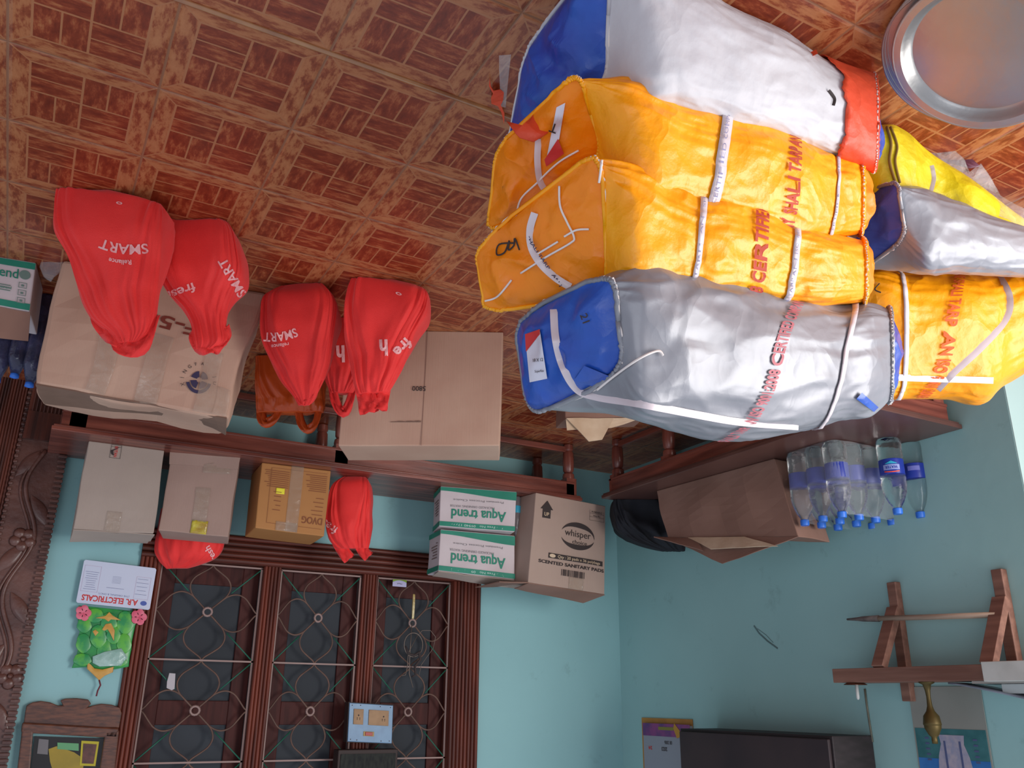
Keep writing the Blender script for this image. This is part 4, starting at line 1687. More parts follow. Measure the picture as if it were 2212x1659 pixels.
# T2: yellow bundle, second layer; its end faces the bags
T2 = Roll('yellow tarpaulin bundle on top of the white one, end label white and red',
          [[(1247, 152, 1.47), (1072, 325, 1.70), (1050, 505, 1.80), (1300, 335, 1.60)],
           ringv(1350, 166, 450, 1.58, .12), ringv(1480, 208, 480, 1.63, .12), ringv(1600, 232, 520, 1.70, .12), ringv(1700, 274, 530, 1.76, .12),
           ringv(1760, 315, 520, 1.80, .11), ringv(1800, 325, 520, 1.85, .11), ringv(1858, 345, 505, 1.88, .09, 8)], TARPY, seed=5, wr=.05,
          capm=TARPY_SHADE, pinch=((.36, .03), (.84, .05)), pleat=.02)
T2.strap(.345, -.035, txt='AN ISO CERTIFIED COMPANY')
T2.strap(.80, -.045, txt='ISO CERTIFIED COMPANY')
T2.hem(TARPY, 0)
T2.hem(TARPY, 1)
T2.textline('NY  SHALI TARP AN ISO', (.555, .72), (.60, -1.15), .034, INKR, up=-1)
T2.path('strap', [(1163, 300), (1161, 350), (1168, 395), (1190, 425)], .012, STRAPM, off=.005)
T2.path('stitching', [(1250, 325), (1215, 345), (1190, 365), (1160, 395), (1125, 430), (1115, 470)], .004, THREAD, off=.004, rnd=True)
T2.patch('label', [(1202, 232), (1221, 222), (1208, 300), (1180, 345)], PAPER, off=.006)
T2.patch('red_label', [(1205, 300), (1218, 332), (1180, 360), (1176, 345)], REDL, off=.0068)
T2.ptext('label_lettering', 'T', 1199, 268, 200, 20, 16, INK, off=.009)

# T4: brightest yellow bundle in front
T4 = Roll('brightest yellow tarpaulin bundle in the middle of the pile, handwritten mark on its shade-tinted end',
          [[(1293, 320, 1.43), (1026, 540, 1.65), (1046, 672, 1.71), (1310, 640, 1.53)],
           ringv(1345, 345, 640, 1.56, .13), ringv(1440, 380, 650, 1.60, .13), ringv(1510, 405, 655, 1.63, .13), ringv(1600, 420, 660, 1.69, .13),
           ringv(1690, 465, 670, 1.74, .125), ringv(1760, 495, 665, 1.78, .12), ringv(1866, 520, 655, 1.85, .10, 8)], TARPY, seed=9, wr=.055,
          capm=TARPY_SHADE, pinch=((.40, .045), (.74, .045)), pleat=.024)
T4.strap(.385, -.04, txt='SHALI TARP AN   SHALI')
T4.strap(.72, -.03, txt='SHALI TARP AN ISO 9001:2008')
T4.hem(TARPY, 0)
T4.hem(TARPY, 1)
T4.textline('2008 CERTIFIED', (.60, 1.15), (.635, -.95), .032, INKR, up=-1)
T4.path('strap', [(1155, 460), (1145, 495), (1148, 535), (1168, 570), (1200, 600), (1232, 620)], .013, STRAPM, off=.006)
T4.path('stitching', [(1208, 402), (1210, 445), (1225, 480), (1240, 512), (1232, 525), (1180, 555), (1125, 590)], .004, THREAD, off=.004, rnd=True)
T4.path('stitching', [(1162, 548), (1205, 522)], .004, THREAD, off=.004, rnd=True)
T4.path('stitching', [(1219, 511), (1245, 497), (1272, 495)], .004, THREAD, off=.004, rnd=True)
T4.path('stitching', [(1288, 310), (1300, 335), (1298, 365), (1294, 395)], .0045, THREAD, off=.006, rnd=True)
T4.path('stitching', [(1048, 650), (1075, 640), (1105, 605)], .004, THREAD, off=.004, rnd=True)
T4.path('pen_mark', [(1110, 525), (1078, 528), (1073, 550), (1090, 545), (1100, 520), (1098, 540), (1110, 530), (1112, 515), (1122, 540)], .003, INK, off=.004, rnd=True)
T4.ptext('strap_lettering', 'SHALI TARP   AN I', 1172, 566, 56, 7, 130, INKB, off=.009)

# T5: silver bundle with the blue end, on top
T5 = Roll('silver grey tarpaulin bundle with blue end and size label, topmost of the pile',
          [[(1322, 585, 1.40), (1110, 695, 1.62), (1140, 900, 1.66), (1345, 800, 1.44)],
           ringv(1370, 566, 905, 1.54, .14), ringv(1450, 562, 928, 1.58, .15), ringv(1550, 580, 947, 1.64, .155), ringv(1650, 610, 947, 1.71, .155),
           ringv(1740, 640, 930, 1.77, .14), ringv(1795, 658, 915, 1.81, .13), ringv(1870, 652, 905, 1.86, .13, 14), ringv(1922, 668, 865, 1.91, .11, 6)], SILVER, seed=13, wr=.05, fine=.06,
          capm=BLUE, pinch=((.80, .04),), pleat=.02, bulge=(.045, .015), exp=(5.0, 2.6))
T5.hem(SILVER, 0, r=.005)
T5.hem(SILVER, 1, r=.005)
T5.strap(.755, -.075, width=.02)
T5.textline('SHALI TARP AN ISO 9001:2008 CERTIFIED COMPANY', (.40, 1.45), (.60, -1.0), .026, mat('red_faded_ink', '#b4616a', rough=.6), up=-1)
T5.path('strap', [(1196, 668), (1200, 730), (1215, 790), (1245, 840), (1290, 858), (1380, 872), (1500, 895), (1600, 912), (1725, 922)], .013, STRAPM, off=.006, n=70)
T5.path('cord', [(1290, 842), (1330, 810), (1380, 775), (1420, 758), (1432, 768)], .0045, THREAD, off=.006, rnd=True)
T5.patch('blue_flap', [(1262, 790), (1315, 812), (1290, 838), (1240, 822)], BLUE, off=.006)
T5.patch('blue_tag', [(1862, 848), (1898, 880), (1888, 890), (1850, 862)], BLUE, off=.008)
lab = T5.patch('label', [(1134, 722), (1166, 712), (1182, 818), (1144, 826)], PAPER, off=.006)
T5.patch('red_label', [(1134, 722), (1166, 711), (1166, 722), (1136, 760)], REDL, off=.0075)
T5.ptext('label_lettering', '18 X 12', 1162, 781, -5, 7, 22, INK, off=.009)
T5.ptext('label_lettering', 'Superflex', 1165, 804, -5, 5, 20, INK, off=.009)
T5.ptext('pen_mark', '21', 1256, 690, 70, 16, 20, INK, off=.005)

# T6: yellow bundle on the far right of the picture
T6 = Roll('plump yellow tarpaulin bundle behind the silver one, over the end of the side bench',
          [[(1842, 575, 2.16), (1830, 585, 2.40), (1830, 860, 2.42), (1842, 850, 2.18)],
           ringv(1900, 575, 865, 2.28, .15), ringv(1960, 582, 862, 2.30, .16), ringv(2050, 583, 862, 2.32, .165), ringv(2120, 590, 872, 2.34, .16),
           ringv(2170, 580, 830, 2.36, .15), ringv(2240, 575, 790, 2.38, .14), ringv(2330, 570, 760, 2.40, .13)], mat('yellow_tarpaulin_plain', '#fca108', '#f39405', rough=.4, scale=5, crumple=.3, bump=.35, bscale=26, sss=.1), seed=17, wr=.022,
          pinch=((.18, .02), (.66, .03)), pleat=.02)
T6.strap(.22, .0, width=.02)
T6.path('strap', [(2155, 592), (2180, 640), (2172, 690), (2120, 750), (2060, 805), (2025, 842)], .017, STRAPM, off=.006)
T6.path('strap', [(1932, 815), (2000, 818), (2080, 820), (2146, 822)], .016, STRAPM, off=.006)
T6.textline('ONE SHALI TARP AN ISO 9001:2008', (.44, -1.3), (.30, 1.25), .028, mat('orange_ink', '#d0561c', rough=.7), up=1)
T6.path('pen_mark', [(1870, 610), (1882, 618), (1872, 628)], .003, INK, rnd=True)
T6.path('pen_mark', [(1900, 612), (1890, 625), (1903, 632)], .003, INK, rnd=True)

# T7: silver bundle with purple-blue end; T8: greenish yellow bundle
T7 = Roll('smaller silver bundle with purplish blue end between the two yellow bundles',
          [[(1938, 394, 1.88), (1868, 420, 2.04), (1850, 592, 2.10), (1952, 510, 1.92)],
           ringv(1990, 405, 590, 2.00, .1), ringv(2060, 430, 592, 2.04, .1), ringv(2140, 465, 596, 2.09, .1), ringv(2240, 498, 600, 2.15, .1), ringv(2340, 520, 600, 2.20, .09)],
          SILVER, seed=21, wr=.04, fine=.06, capm=BLUED, bulge=(.03, .01))
T7.hem(SILVER, 0)
T8 = Roll('greenish yellow tarpaulin bundle with brown seams beside the aluminium trays',
          [[(1868, 290, 1.94), (1852, 330, 2.10), (1850, 430, 2.16), (1866, 420, 2.0)],
           ringv(1905, 270, 450, 2.02, .07), ringv(1950, 282, 450, 2.06, .07), ringv(2010, 335, 480, 2.12, .07), ringv(2090, 385, 520, 2.13, .08), ringv(2170, 448, 540, 2.2, .07), ringv(2230, 490, 560, 2.26, .06)],
          TARPG, seed=25, wr=.02, pinch=((.42, .02),), pleat=.012)
T8.path('seam', [(1916, 275), (1925, 310), (1922, 350), (1935, 395)], .007, mat('brown_seam', '#8a6a28', rough=.8), rnd=True)
T8.path('seam', [(1924, 275), (1938, 315), (1934, 350), (1944, 395)], .006, _m['brown_seam'], rnd=True)
T8.path('strap', [(2010, 358), (2015, 385), (2008, 415)], .014, STRAPM)
o = poly_on(None, 'plastic_sheet', [(1990, 345), (1968, 292), (2005, 272), (2016, 280), (2012, 310), (2050, 365), (2062, 355), (2095, 372), (2115, 362), (2098, 390), (2150, 420), (2212, 460), (2230, 500), (2190, 490), (2120, 430), (2040, 375)],
            FILM, at_z(2060, 330, 0) + V((0, 0, .0)), fw, amp=.02, seed=9)
tag(o, 'crumpled clear plastic sheet tucked behind the greenish yellow bundle', 'plastic')
b0 = at_z(2050, 345, 0)
o = poly_on(None, 'purple_cloth', [(2013, 285), (2030, 295), (2048, 325), (2055, 340), (2070, 328), (2095, 335), (2113, 355), (2095, 372), (2060, 360), (2035, 358), (2000, 350)],
            mat('purple_cloth', '#5a3040', '#6e3c50', rough=.6, scale=10, bump=.4, bscale=20), b0, fw, amp=.02, seed=12)
tag(o, 'small crumpled dark purple cloth on the floor beside the clear plastic', 'cloth')

# torn orange red scrap between the blue end and the yellow bundle
b0 = at(1180, 260, 1.585)
o = poly_on(None, 'torn_sheet', [(1095, 265), (1125, 275), (1145, 258), (1165, 228), (1180, 215), (1215, 215), (1228, 195), (1205, 235), (1180, 290), (1150, 310), (1120, 300), (1110, 290)],
            REDT, b0, fw, amp=.008, seed=3)
tag(o, 'torn orange red sheet sticking out between blue end and yellow bundle', 'sheet')

# small torn carton standing behind the silver bundle
k5 = Carton('torn_carton', 'small torn carton with frayed pale top behind the silver bundle near the bench leg', (1400, 868), (1222, 852), (1222, 905), (1395, 902), 0, .15, CARDD, seed=51, amp=.006)
T0, T1_ = k5.P[3], k5.P[2]
k5.quadflap([T0, T1_, at_pl(1225, 930, T1_, k5.n), at_pl(1320, 925, T0, k5.n)], CARDIN, name='torn_flap')
k5.quadflap([T0.lerp(T1_, .4), T1_ - k5.n * .01, at_pl(1272, 954, T1_ - k5.n * .02, k5.n), at_pl(1300, 950, T0 - k5.n * .02, k5.n)], CARDIN, name='torn_flap')

# ------------------------------------------------------------------ aluminium trays at the picture corner
TN = V((.506, .149, .849)).normalized()
tx = TN.cross(V((0, 0, 1))).normalized()
ty = TN.cross(tx)


def tray(name, label, C, r, N=TN):
    t = thing(name, label, 'tray', tuple(C), None)
    X = N.cross(V((0, 1, 0))).normalized()
    Y = N.cross(X)
    F = lambda p: C + X * p.x + Y * p.y + N * p.z
    prof = [(0, -.022), (r * .80, -.022), (r * .835, -.018), (r * .87, -.006), (r * .90, 0), (r * .985, .001), (r, -.003), (r * .985, -.005), (r * .90, -.003), (r * .86, -.010), (r * .82, -.025), (0, -.026)]
    MB().lathe(prof, n=96, F=F).build('dish', ALU, t, smooth=True, angle=35)
    q = MB().tube([F(V((r * .99 * math.cos(a), r * .99 * math.sin(a), -.001))) for a in [2 * PI * i / 96 for i in range(96)]], .0028, n=8, closed=True)
    q.build('rim', ALU, t, smooth=True)
    return t


dp = 1.66
C0 = at(2117, 126, dp)
rr = .1376 * dp / 1.4
tray('round_tray', 'round aluminium tray tilted in the picture corner, topmost of the leaning stack', C0, rr)
for i, (dx, dy) in enumerate(((-25, -16), (-48, -32), (-70, -48))):
    C1 = at(2117 + dx, 126 + dy, dp + .016 * (i + 1)) - TN * (.018 * (i + 1))
    if C1.z - rr * .55 < 0.004:
        C1.z = rr * .55 + .004
    tray('round_tray', ['round aluminium tray directly under the topmost one, edge showing', 'round aluminium tray third in the leaning stack, edge showing',
                        'round aluminium tray at the bottom of the leaning stack, edge showing'][i], C1, rr * (.985 - .01 * i))

# ------------------------------------------------------------------ things on the back wall
# electrician's card
P = [at_y(*p, YB - .027) for p in ((338, 1228), (182, 1209), (162, 1305), (323, 1318))]      # room left-bottom, right-bottom, right-top, left-top
t = thing('wall_card', 'white printed advertising card with red lettering on the wall above the greyish box', 'sign', tuple((P[0] + P[1]) / 2))
ex, ey = (P[1] - P[0]), (P[3] - P[0])
w_, h_ = ex.length, ey.length
exn, eyn = ex.normalized(), ey.normalized()
F = lambda u, v, w=0: P[0] + exn * u + eyn * v + V((0, -.001 - w, 0))
MB().poly([(a, b) for a, b in ((.006, 0), (w_ - .006, 0), (w_, .006), (w_, h_ - .006), (w_ - .006, h_), (.006, h_), (0, h_ - .006), (0, .006))], F, .002).build('card', mat('card_white', '#c9cde0', rough=.4), t)
F2 = lambda u, v, w=0: F(u, v, .0024 + w)
q = MB()
q.text('A.R. ELECTRICALS', F2, h_ * .13, width=w_ * .76, x0=w_ * .56, y0=h_ * .8, bold=.03)
q.build('lettering', REDL, t)
q = MB()
q.text('(THE ORIGINAL & ONLY)', F2, h_ * .04, width=w_ * .42, x0=w_ * .52, y0=h_ * .72)
for i, (x0, x1) in enumerate(((.07, .25), (.76, .96))):
    for k in range(9 if i else 5):
        ln = (x1 - x0) * (.6 + .35 * random.random())
        c_ = (x0 + x1) / 2
        yy = .66 - k * (.05 if i else .09)
        q.box(w_ * (c_ - ln / 2), w_ * (c_ + ln / 2), h_ * yy, h_ * yy + .0013, 0, .0003, lambda u, v, w: F2(u, v, w))
for k in range(6):
    q.box(w_ * .46, w_ * .58, h_ * (.46 - .03 * k), h_ * (.46 - .03 * k) + .0008, 0, .0003, lambda u, v, w: F2(u, v, w))
q.box(w_ * .4, w_ * .64, h_ * .58, h_ * .587, 0, .0003, lambda u, v, w: F2(u, v, w))
q.build('small_lettering', mat('grey_blue_print', '#70749a', rough=.7), t)
q = MB()
for (x0, x1, y0, y1) in ((.05, .25, .25, .77), (.75, .97, .12, .72)):
    for a in ((x0, x1, y0, y0), (x0, x1, y1, y1), (x0, x0, y0, y1), (x1, x1, y0, y1)):
        q.box(w_ * a[0], w_ * a[1] + .0008, h_ * a[2], h_ * a[3] + .0008, 0, .0003, lambda u, v, w: F2(u, v, w))
q.build('ruled_boxes', mat('pink_print', '#c0a0b8', rough=.7), t)
q = MB()
q.poly([(w_ * .1 + w_ * .045 * math.cos(a), h_ * .86 + h_ * .055 * math.sin(a)) for a in [2 * PI * i / 20 for i in range(20)]], F2, .0004)
q.build('emblem', mat('blue_print', '#4d5ea6', rough=.6), t)

# leafy green hanging plaque
t = thing('wall_hanging', 'green leafy wall plaque with two pink flowers and gold tip, above the white card', 'decoration', tuple(at_y(240, 1310)))


def disc(pts, m, off, name, thick=.006, rnd=.0):
    off += .022
    P = [at_y(x, y, YB - off) for x, y in pts]
    n = len(P)
    c_ = sum(P, V()) / n
    q = MB()
    rings = [P, [c_ + (p - c_) * .96 + V((0, -thick * .7, 0)) for p in P], [c_ + (p - c_) * .7 + V((0, -thick, 0)) for p in P]]
    q.loft(rings, True, True)
    return q.build(name, m, t, smooth=True, angle=50)


GR1 = mat('leaf_green', '#1f8a4a', '#59ae3c', rough=.35, scale=22, contrast=(.42, .6), coat=.3)
GR2 = mat('leaf_green_dark', '#14743f', '#2f9a44', rough=.35, scale=18, coat=.3)
PNK = mat('flower_pink', '#d4546e', '#e4788c', rough=.5, scale=30)
GLD = mat('gold_relief', '#c08a3c', '#d0a04c', rough=.4, scale=30)
disc([(170, 1308), (305, 1322), (292, 1352), (285, 1385), (284, 1402), (280, 1420), (278, 1440), (268, 1442), (248, 1446), (215, 1448), (190, 1441), (155, 1443), (162, 1425), (170, 1398), (166, 1380), (175, 1358), (168, 1340)], GR2, .002, 'backing', .004)
for i, (x, y, r1, r2, a) in enumerate(((182, 1350, 16, 18, 0), (180, 1390, 16, 22, .2), (178, 1425, 20, 14, .3), (270, 1345, 18, 26, 0), (268, 1390, 16, 22, -.2), (255, 1428, 20, 13, -.2), (205, 1330, 20, 16, .2), (235, 1345, 18, 22, 0), (212, 1375, 18, 26, .1), (225, 1405, 16, 26, 0), (245, 1372, 16, 20, 0))):
    disc([(x + r1 * math.cos(q_) * (1 + .08 * math.sin(5 * q_)) , y + r2 * math.sin(q_)) for q_ in [2 * PI * k / 18 + a for k in range(18)]], GR1, .006 + .001 * (i % 3), 'leaf', .006)
for (x, y) in ((180, 1324), (300, 1333)):
    for k in range(5):
        a = 2 * PI * k / 5
        disc([(x + 9 * math.cos(a) + 9 * math.cos(b), y + 9 * math.sin(a) + 9 * math.sin(b)) for b in [2 * PI * j / 12 for j in range(12)]], PNK, .012, 'petal', .005)
disc([(205, 1335), (228, 1330), (236, 1322), (244, 1330), (262, 1340), (240, 1338), (234, 1343), (226, 1337)], GLD, .013, 'gold_bow', .003)
disc([(220, 1360), (228, 1348), (240, 1346), (248, 1362), (246, 1385), (240, 1372), (232, 1358), (224, 1362)], GLD, .014, 'gold_crescent', .003)
disc([(200, 1364), (206, 1360), (213, 1366), (206, 1374)], GLD, .014, 'gold_spot', .003)
disc([(200, 1418), (225, 1408), (262, 1400), (275, 1420), (262, 1438), (215, 1440), (200, 1432)], mat('silvery_foil', '#a9c4bc', '#7fa79a', rough=.2, scale=12, bump=.6, bscale=30), .013, 'foil', .004)
disc([(188, 1430), (200, 1443), (222, 1446), (246, 1440), (244, 1452), (226, 1460), (214, 1470), (200, 1456), (188, 1445)], GLD, .008, 'gold_tip', .006)
MB().tube([at_y(x, y, YB - .03) for x, y in ((214, 1468), (217, 1480), (211, 1492), (208, 1504))], .0032, n=8).build('tassel', mat('tassel_red', '#6e2c38', rough=.8), t, smooth=True)

# carved wooden picture frame above the plaque
t = thing('picture_frame', 'carved wooden picture frame with scalloped lower edge beside the window jamb', 'picture frame', tuple(at_y(150, 1520)))


def yplate(pts, m, off, thick, name, bevel=0):
    q = MB()
    Q = [at_y(x, y, YB - off) for x, y in pts]
    n = len(Q)
    q.add(Q + [p + V((0, -thick, 0)) for p in Q], [tuple(range(n)), tuple(range(n, 2 * n))] + [(i, (i + 1) % n, n + (i + 1) % n, n + i) for i in range(n)])
    return q.build(name, m, t, bevel=bevel)


FW = mat('frame_wood', '#4a2a20', '#6e402c', rough=.35, scale=4, stretch=(6, 6, 30), coat=.3)
crest = [(262, 1540), (258, 1528), (240, 1522), (218, 1520), (200, 1524), (188, 1528), (196, 1520), (190, 1511), (165, 1508), (140, 1509), (130, 1513), (136, 1524), (125, 1524), (108, 1517), (88, 1514), (70, 1517), (57, 1524), (54, 1540), (50, 1572), (256, 1572)]
yplate(crest, FW, .002, .022, 'crest', .003)
for nm, q_ in (('frame_member', [(48, 1560), (255, 1572), (252, 1594), (45, 1582)]), ('frame_member', [(48, 1570), (72, 1572), (60, 1720), (30, 1720)]), ('frame_member', [(226, 1580), (256, 1576), (240, 1720), (205, 1720)])):
    yplate(q_, FW, .004, .036, nm, .006)
yplate([(75, 1590), (228, 1595), (215, 1720), (60, 1720)], mat('frame_backing', '#2a2625', rough=.1), .004, .008, 'glass')
yplate([(105, 1618), (122, 1612), (160, 1625), (182, 1640), (172, 1720), (130, 1720), (108, 1645)], mat('yellow_print', '#a68a2a', '#8f7a26', rough=.5, scale=10), .013, .001, 'yellow_print')
yplate([(124, 1604), (170, 1606), (170, 1622), (124, 1618)], mat('green_label_print', '#5f9a6a', rough=.5), .0145, .001, 'green_print')
yplate([(176, 1600), (214, 1602), (206, 1655), (172, 1654)], mat('yellow_border', '#b5a622', rough=.5), .0145, .001, 'picture_border')
yplate([(180, 1606), (209, 1608), (202, 1650), (177, 1649)], mat('brown_picture', '#6b4038', '#4a302c', rough=.5, scale=40), .016, .001, 'picture')
yplate([(84, 1596), (105, 1598), (103, 1630), (80, 1628)], mat('grey_print_', '#6f6a6c', rough=.5), .0145, .001, 'grey_print')

# switch box on the window mullion, with the dark glazed box above it
P0 = at_y(850, 1525, YB - .075)
t = thing('switch_box', 'blue electrical board with brown sockets and red switch mounted on window mullion', 'switchboard', tuple(at_y(800, 1522, YB - .05)))
c0, c1, c2_, c3_ = [at_y(*p, YB - .075) for p in ((849, 1524), (755, 1518), (748, 1601), (846, 1606))]
w_, h_ = (c1 - c0).length, (c3_ - c0).length
exn, eyn = (c1 - c0).normalized(), (c3_ - c0).normalized()
F = lambda u, v, w=0: c0 + exn * u + eyn * v + V((0, -w, 0))
MB().box(-.003, w_ + .003, -.003, h_ + .003, -.055, -.004, F).build('back_box', mat('dark_box_wood', '#2f1d1a', rough=.6), t)
MB().box(0, w_, 0, h_, -.004, .002, F).build('face_plate', mat('blue_plate', '#54799c', '#5f86a8', rough=.35, scale=20), t, bevel=.002)
SOC = mat('socket_brown', '#9a7248', '#8a6238', rough=.45, scale=20)
for (a, b_) in ((.68, .9), (.1, .56)):
    o = MB().box(w_ * a, w_ * b_, h_ * .15, h_ * .55, .002, .006, F).build('socket', SOC, t, bevel=.001)
    cx = w_ * (a + b_) / 2 if a > .5 else w_ * .22
    q = MB()
    for dx, dy, r in ((0, -.008, .0035), (-.006, .004, .0022), (.006, .004, .0022), (-.006, .010, .0018), (.006, .010, .0018)):
        q.lathe([(0, .0072), (r, .0070), (r, .006)], n=10, F=lambda p, dx=dx, dy=dy: F(cx + dx + p.x, h_ * .36 + dy + p.y, p.z))
    q.build('socket_holes', INK, o)
o = MB().box(w_ * .42, w_ * .66, h_ * .72, h_ * .84, .002, .005, F).build('switch_plate', mat('switch_yellow', '#a8864a', rough=.5), t, bevel=.001)
MB().box(w_ * .46, w_ * .62, h_ * .735, h_ * .825, .005, .009, F).build('switch', mat('switch_red', '#a02828', rough=.4), o, bevel=.001)
q = MB()
for a, b_ in ((.06, .06), (.94, .06), (.06, .94), (.94, .94), (.3, .05), (.75, .05), (.25, .95), (.8, .95)):
    q.lathe([(0, .0035), (.0022, .003), (.0025, .002)], n=8, F=lambda p, a=a, b_=b_: F(w_ * a + p.x, h_ * b_ + p.y, p.z))
q.build('screws', INK, t)
t = thing('meter_box', 'dark wooden meter box with glass front above the blue switchboard', 'meter box', tuple(at_y(795, 1612, YB - .05)))
c0, c1 = at_y(860, 1618, YB - .08), at_y(732, 1612, YB - .08)
w_ = (c1 - c0).length
MB().box(0, w_, 0, .16, -.07, 0, F := (lambda u, v, w=0: c0 + V((u, -w, v)))).build('case', mat('dark_box_wood', '#2f1d1a'), t, bevel=.003)
MB().box(.012, w_ - .012, .018, .15, 0, .004, F).build('glass_front', mat('dusty_glass', '#17181a', '#2b2d28', rough=.5, spec=.15, scale=25, stretch=(3, 1, 1)), t)

# labels and small things on the window
t0 = at_y(863, 1260, YB + .012)
o = MB().box(-.037, .037, -.017, .017, 0, .002, FB(t0, 0)).build('sticker', mat('sticker_white', '#b9b4d6', rough=.5), None)
tag(o, 'small white sticker with green curve on the lower rail of the grille', 'sticker')
MB().strip([[FB(t0, 0)(-.037 + .074 * i / 10, .017 - .012 * math.sin(PI * i / 10) - .004 + .012, .0026) for i in range(11)], [FB(t0, 0)(-.037 + .074 * i / 10, .017, .0026) for i in range(11)]]).build('green_curve', mat('lime_print', '#7fa028', rough=.6), o) if False else None
q = MB().strip([[FB(t0, 0)(-.037 + .074 * i / 10, -.017, .0026) for i in range(11)], [FB(t0, 0)(-.037 + .074 * i / 10, -.014 + .010 * abs(i / 5 - 1) ** 2, .0026) for i in range(11)]])
q.build('green_curve', mat('lime_print', '#7fa028', rough=.6), o)
q = MB().text('Mayil', FB(t0, 0), .006, width=.025, y0=.0)
q.v = [p + V((0, -.0028, 0)) for p in q.v]
q.build('lettering', INK, o)
P = [at_y(x, y, YB + .01) for x, y in ((366, 1454), (379, 1455), (377, 1488), (371, 1491), (360, 1486), (361, 1472))]
q = MB().add(P + [p + V((0, .006, 0)) for p in P], [tuple(range(6)), tuple(range(6, 12))] + [(i, (i + 1) % 6, 6 + (i + 1) % 6, 6 + i) for i in range(6)])
tag(q.build('paper_scrap', mat('pale_scrap', '#b8b0b4', rough=.7), None), 'small pale paper scrap tucked in the grille panel nearest the door', 'paper')
# roll of gold tape hanging from the ring with wire loops
t = thing('hanging_wires', 'tangle of thin wire loops and dark cord tied to the grille', 'wire', tuple(at_y(895, 1480, YB - .0)))
yy = YB - .004
WIRE = mat('thin_wire', '#77685f', rough=.4, metal=.4)
q = MB()
q.tube([at_y(893 + 20 * math.cos(a), 1393 + 26 * math.sin(a), yy) for a in [2 * PI * i / 30 for i in range(30)]], .0022, n=6, closed=True)
q.tube([at_y(x, y, yy) for x, y in ((890, 1345), (886, 1400), (884, 1455), (892, 1485))], .0022, n=6)
q.tube([at_y(x, y, yy) for x, y in ((903, 1372), (912, 1362), (930, 1362), (941, 1376), (936, 1400), (910, 1436), (905, 1460))], .0015, n=6)
q.tube([at_y(x, y, yy) for x, y in ((902, 1372), (882, 1410), (880, 1440), (876, 1458), (868, 1460))], .002, n=6)
q.build('wire_loop', WIRE, t, smooth=True)
q = MB()
q.tube([at_y(x, y, yy - .006) for x, y in ((876, 1395), (882, 1412), (895, 1416), (906, 1408), (908, 1425), (896, 1440), (898, 1458), (890, 1462))], .006, n=8, rf=lambda s_: .6 + .8 * math.sin(PI * s_))
q.build('dark_cord', INK, t, smooth=True)
q = MB()
c_ = at_y(893, 1310, YB - .014)
q.lathe([(.030, -.006), (.041, -.006), (.042, 0), (.041, .006), (.030, .006), (.030, -.006)], n=40, F=lambda p: c_ + V((p.z * .9, -abs(p.x) * .12 * (1 if p.x > 0 else -1) , p.y * 1.45)))
o = q.build('tape_roll', mat('gold_tape', '#a8894a', '#c2b078', rough=.25, scale=40, bump=.3, bscale=60), None, smooth=True, angle=40)
tag(o, 'roll of gold adhesive tape hung edge-on in the upper grille petal', 'tape')

# ------------------------------------------------------------------ things on the left wall
# bracketed wooden shelf
t = thing('wall_shelf', 'rough wooden bracket shelf on the side wall with bamboo rod through its brackets', 'shelf', tuple(at_x(2000, 1445)))
ysA, ysB = 2.68, 1.60
ZS0, ZS1 = 1.158, 1.181
# board (its front edge is seen); it stands off the wall on two brackets
fx = XL + .17
pA, pB = at_x(1797, 1445, fx), at_x(2145, 1438, fx)
pA2 = at_x(1797, 1475, fx)
zlo, zhi = pA.z, pA2.z
ya, yb_ = pA.y, pB.y - .35
MB().box(fx - .02, fx, pB.y, ya, zlo, zhi).build('front_edge', SHELF, t, bevel=.002)
MB().box(XL + .03, fx - .02, yb_ + .0, ya - .02, zhi - .012, zhi).build('board', SHELF, t, bevel=.002)
for (pts_up, pts_foot) in (((1928, 1258), (1945, 1515)), ((2155, 1230), (2190, 1500))):
    y0 = at_x(*pts_up, XL + .02).y
    zt, zb_ = at_x(*pts_foot, XL + .02).z, at_x(*pts_up, XL + .02).z
    MB().box(XL + .0, XL + .032, y0 - .02, y0 + .02, zb_, zt).build('wall_batten', SHELF, t, bevel=.003)
    MB().bar((XL + .03, y0, zb_ + .10), (fx - .012, y0, zlo - .0), .03, .05, up=(0, 1, 0)).build('brace', SHELF, t, bevel=.002)
RB = at_x(1830, 1338, XL + .07), at_x(2140, 1329, XL + .07)
q = MB().tube([RB[0].lerp(RB[1], .25), RB[0].lerp(RB[1], .6), RB[1] + V((0, -.02, 0))], .010, n=12)
o = q.build('bamboo_rod', mat('bamboo', '#a89282', '#98826f', rough=.5, scale=3, stretch=(20, 2, 20)), None, smooth=True)
tag(o, 'pale bamboo rod lying through the shelf brackets on the side wall', 'rod')
q = MB().tube([RB[0], RB[0].lerp(RB[1], .08), RB[0].lerp(RB[1], .12), RB[0].lerp(RB[1], .25)], .011, n=10, rf=lambda s_: .35 + s_ * .8)
q.build('dark_tip', mat('dark_tip', '#4e4644', '#6a605c', rough=.7, scale=30), o, smooth=True)


def shelf_pt(px, py, x=None):
    return at_x(px, py, fx - .03 if x is None else x)


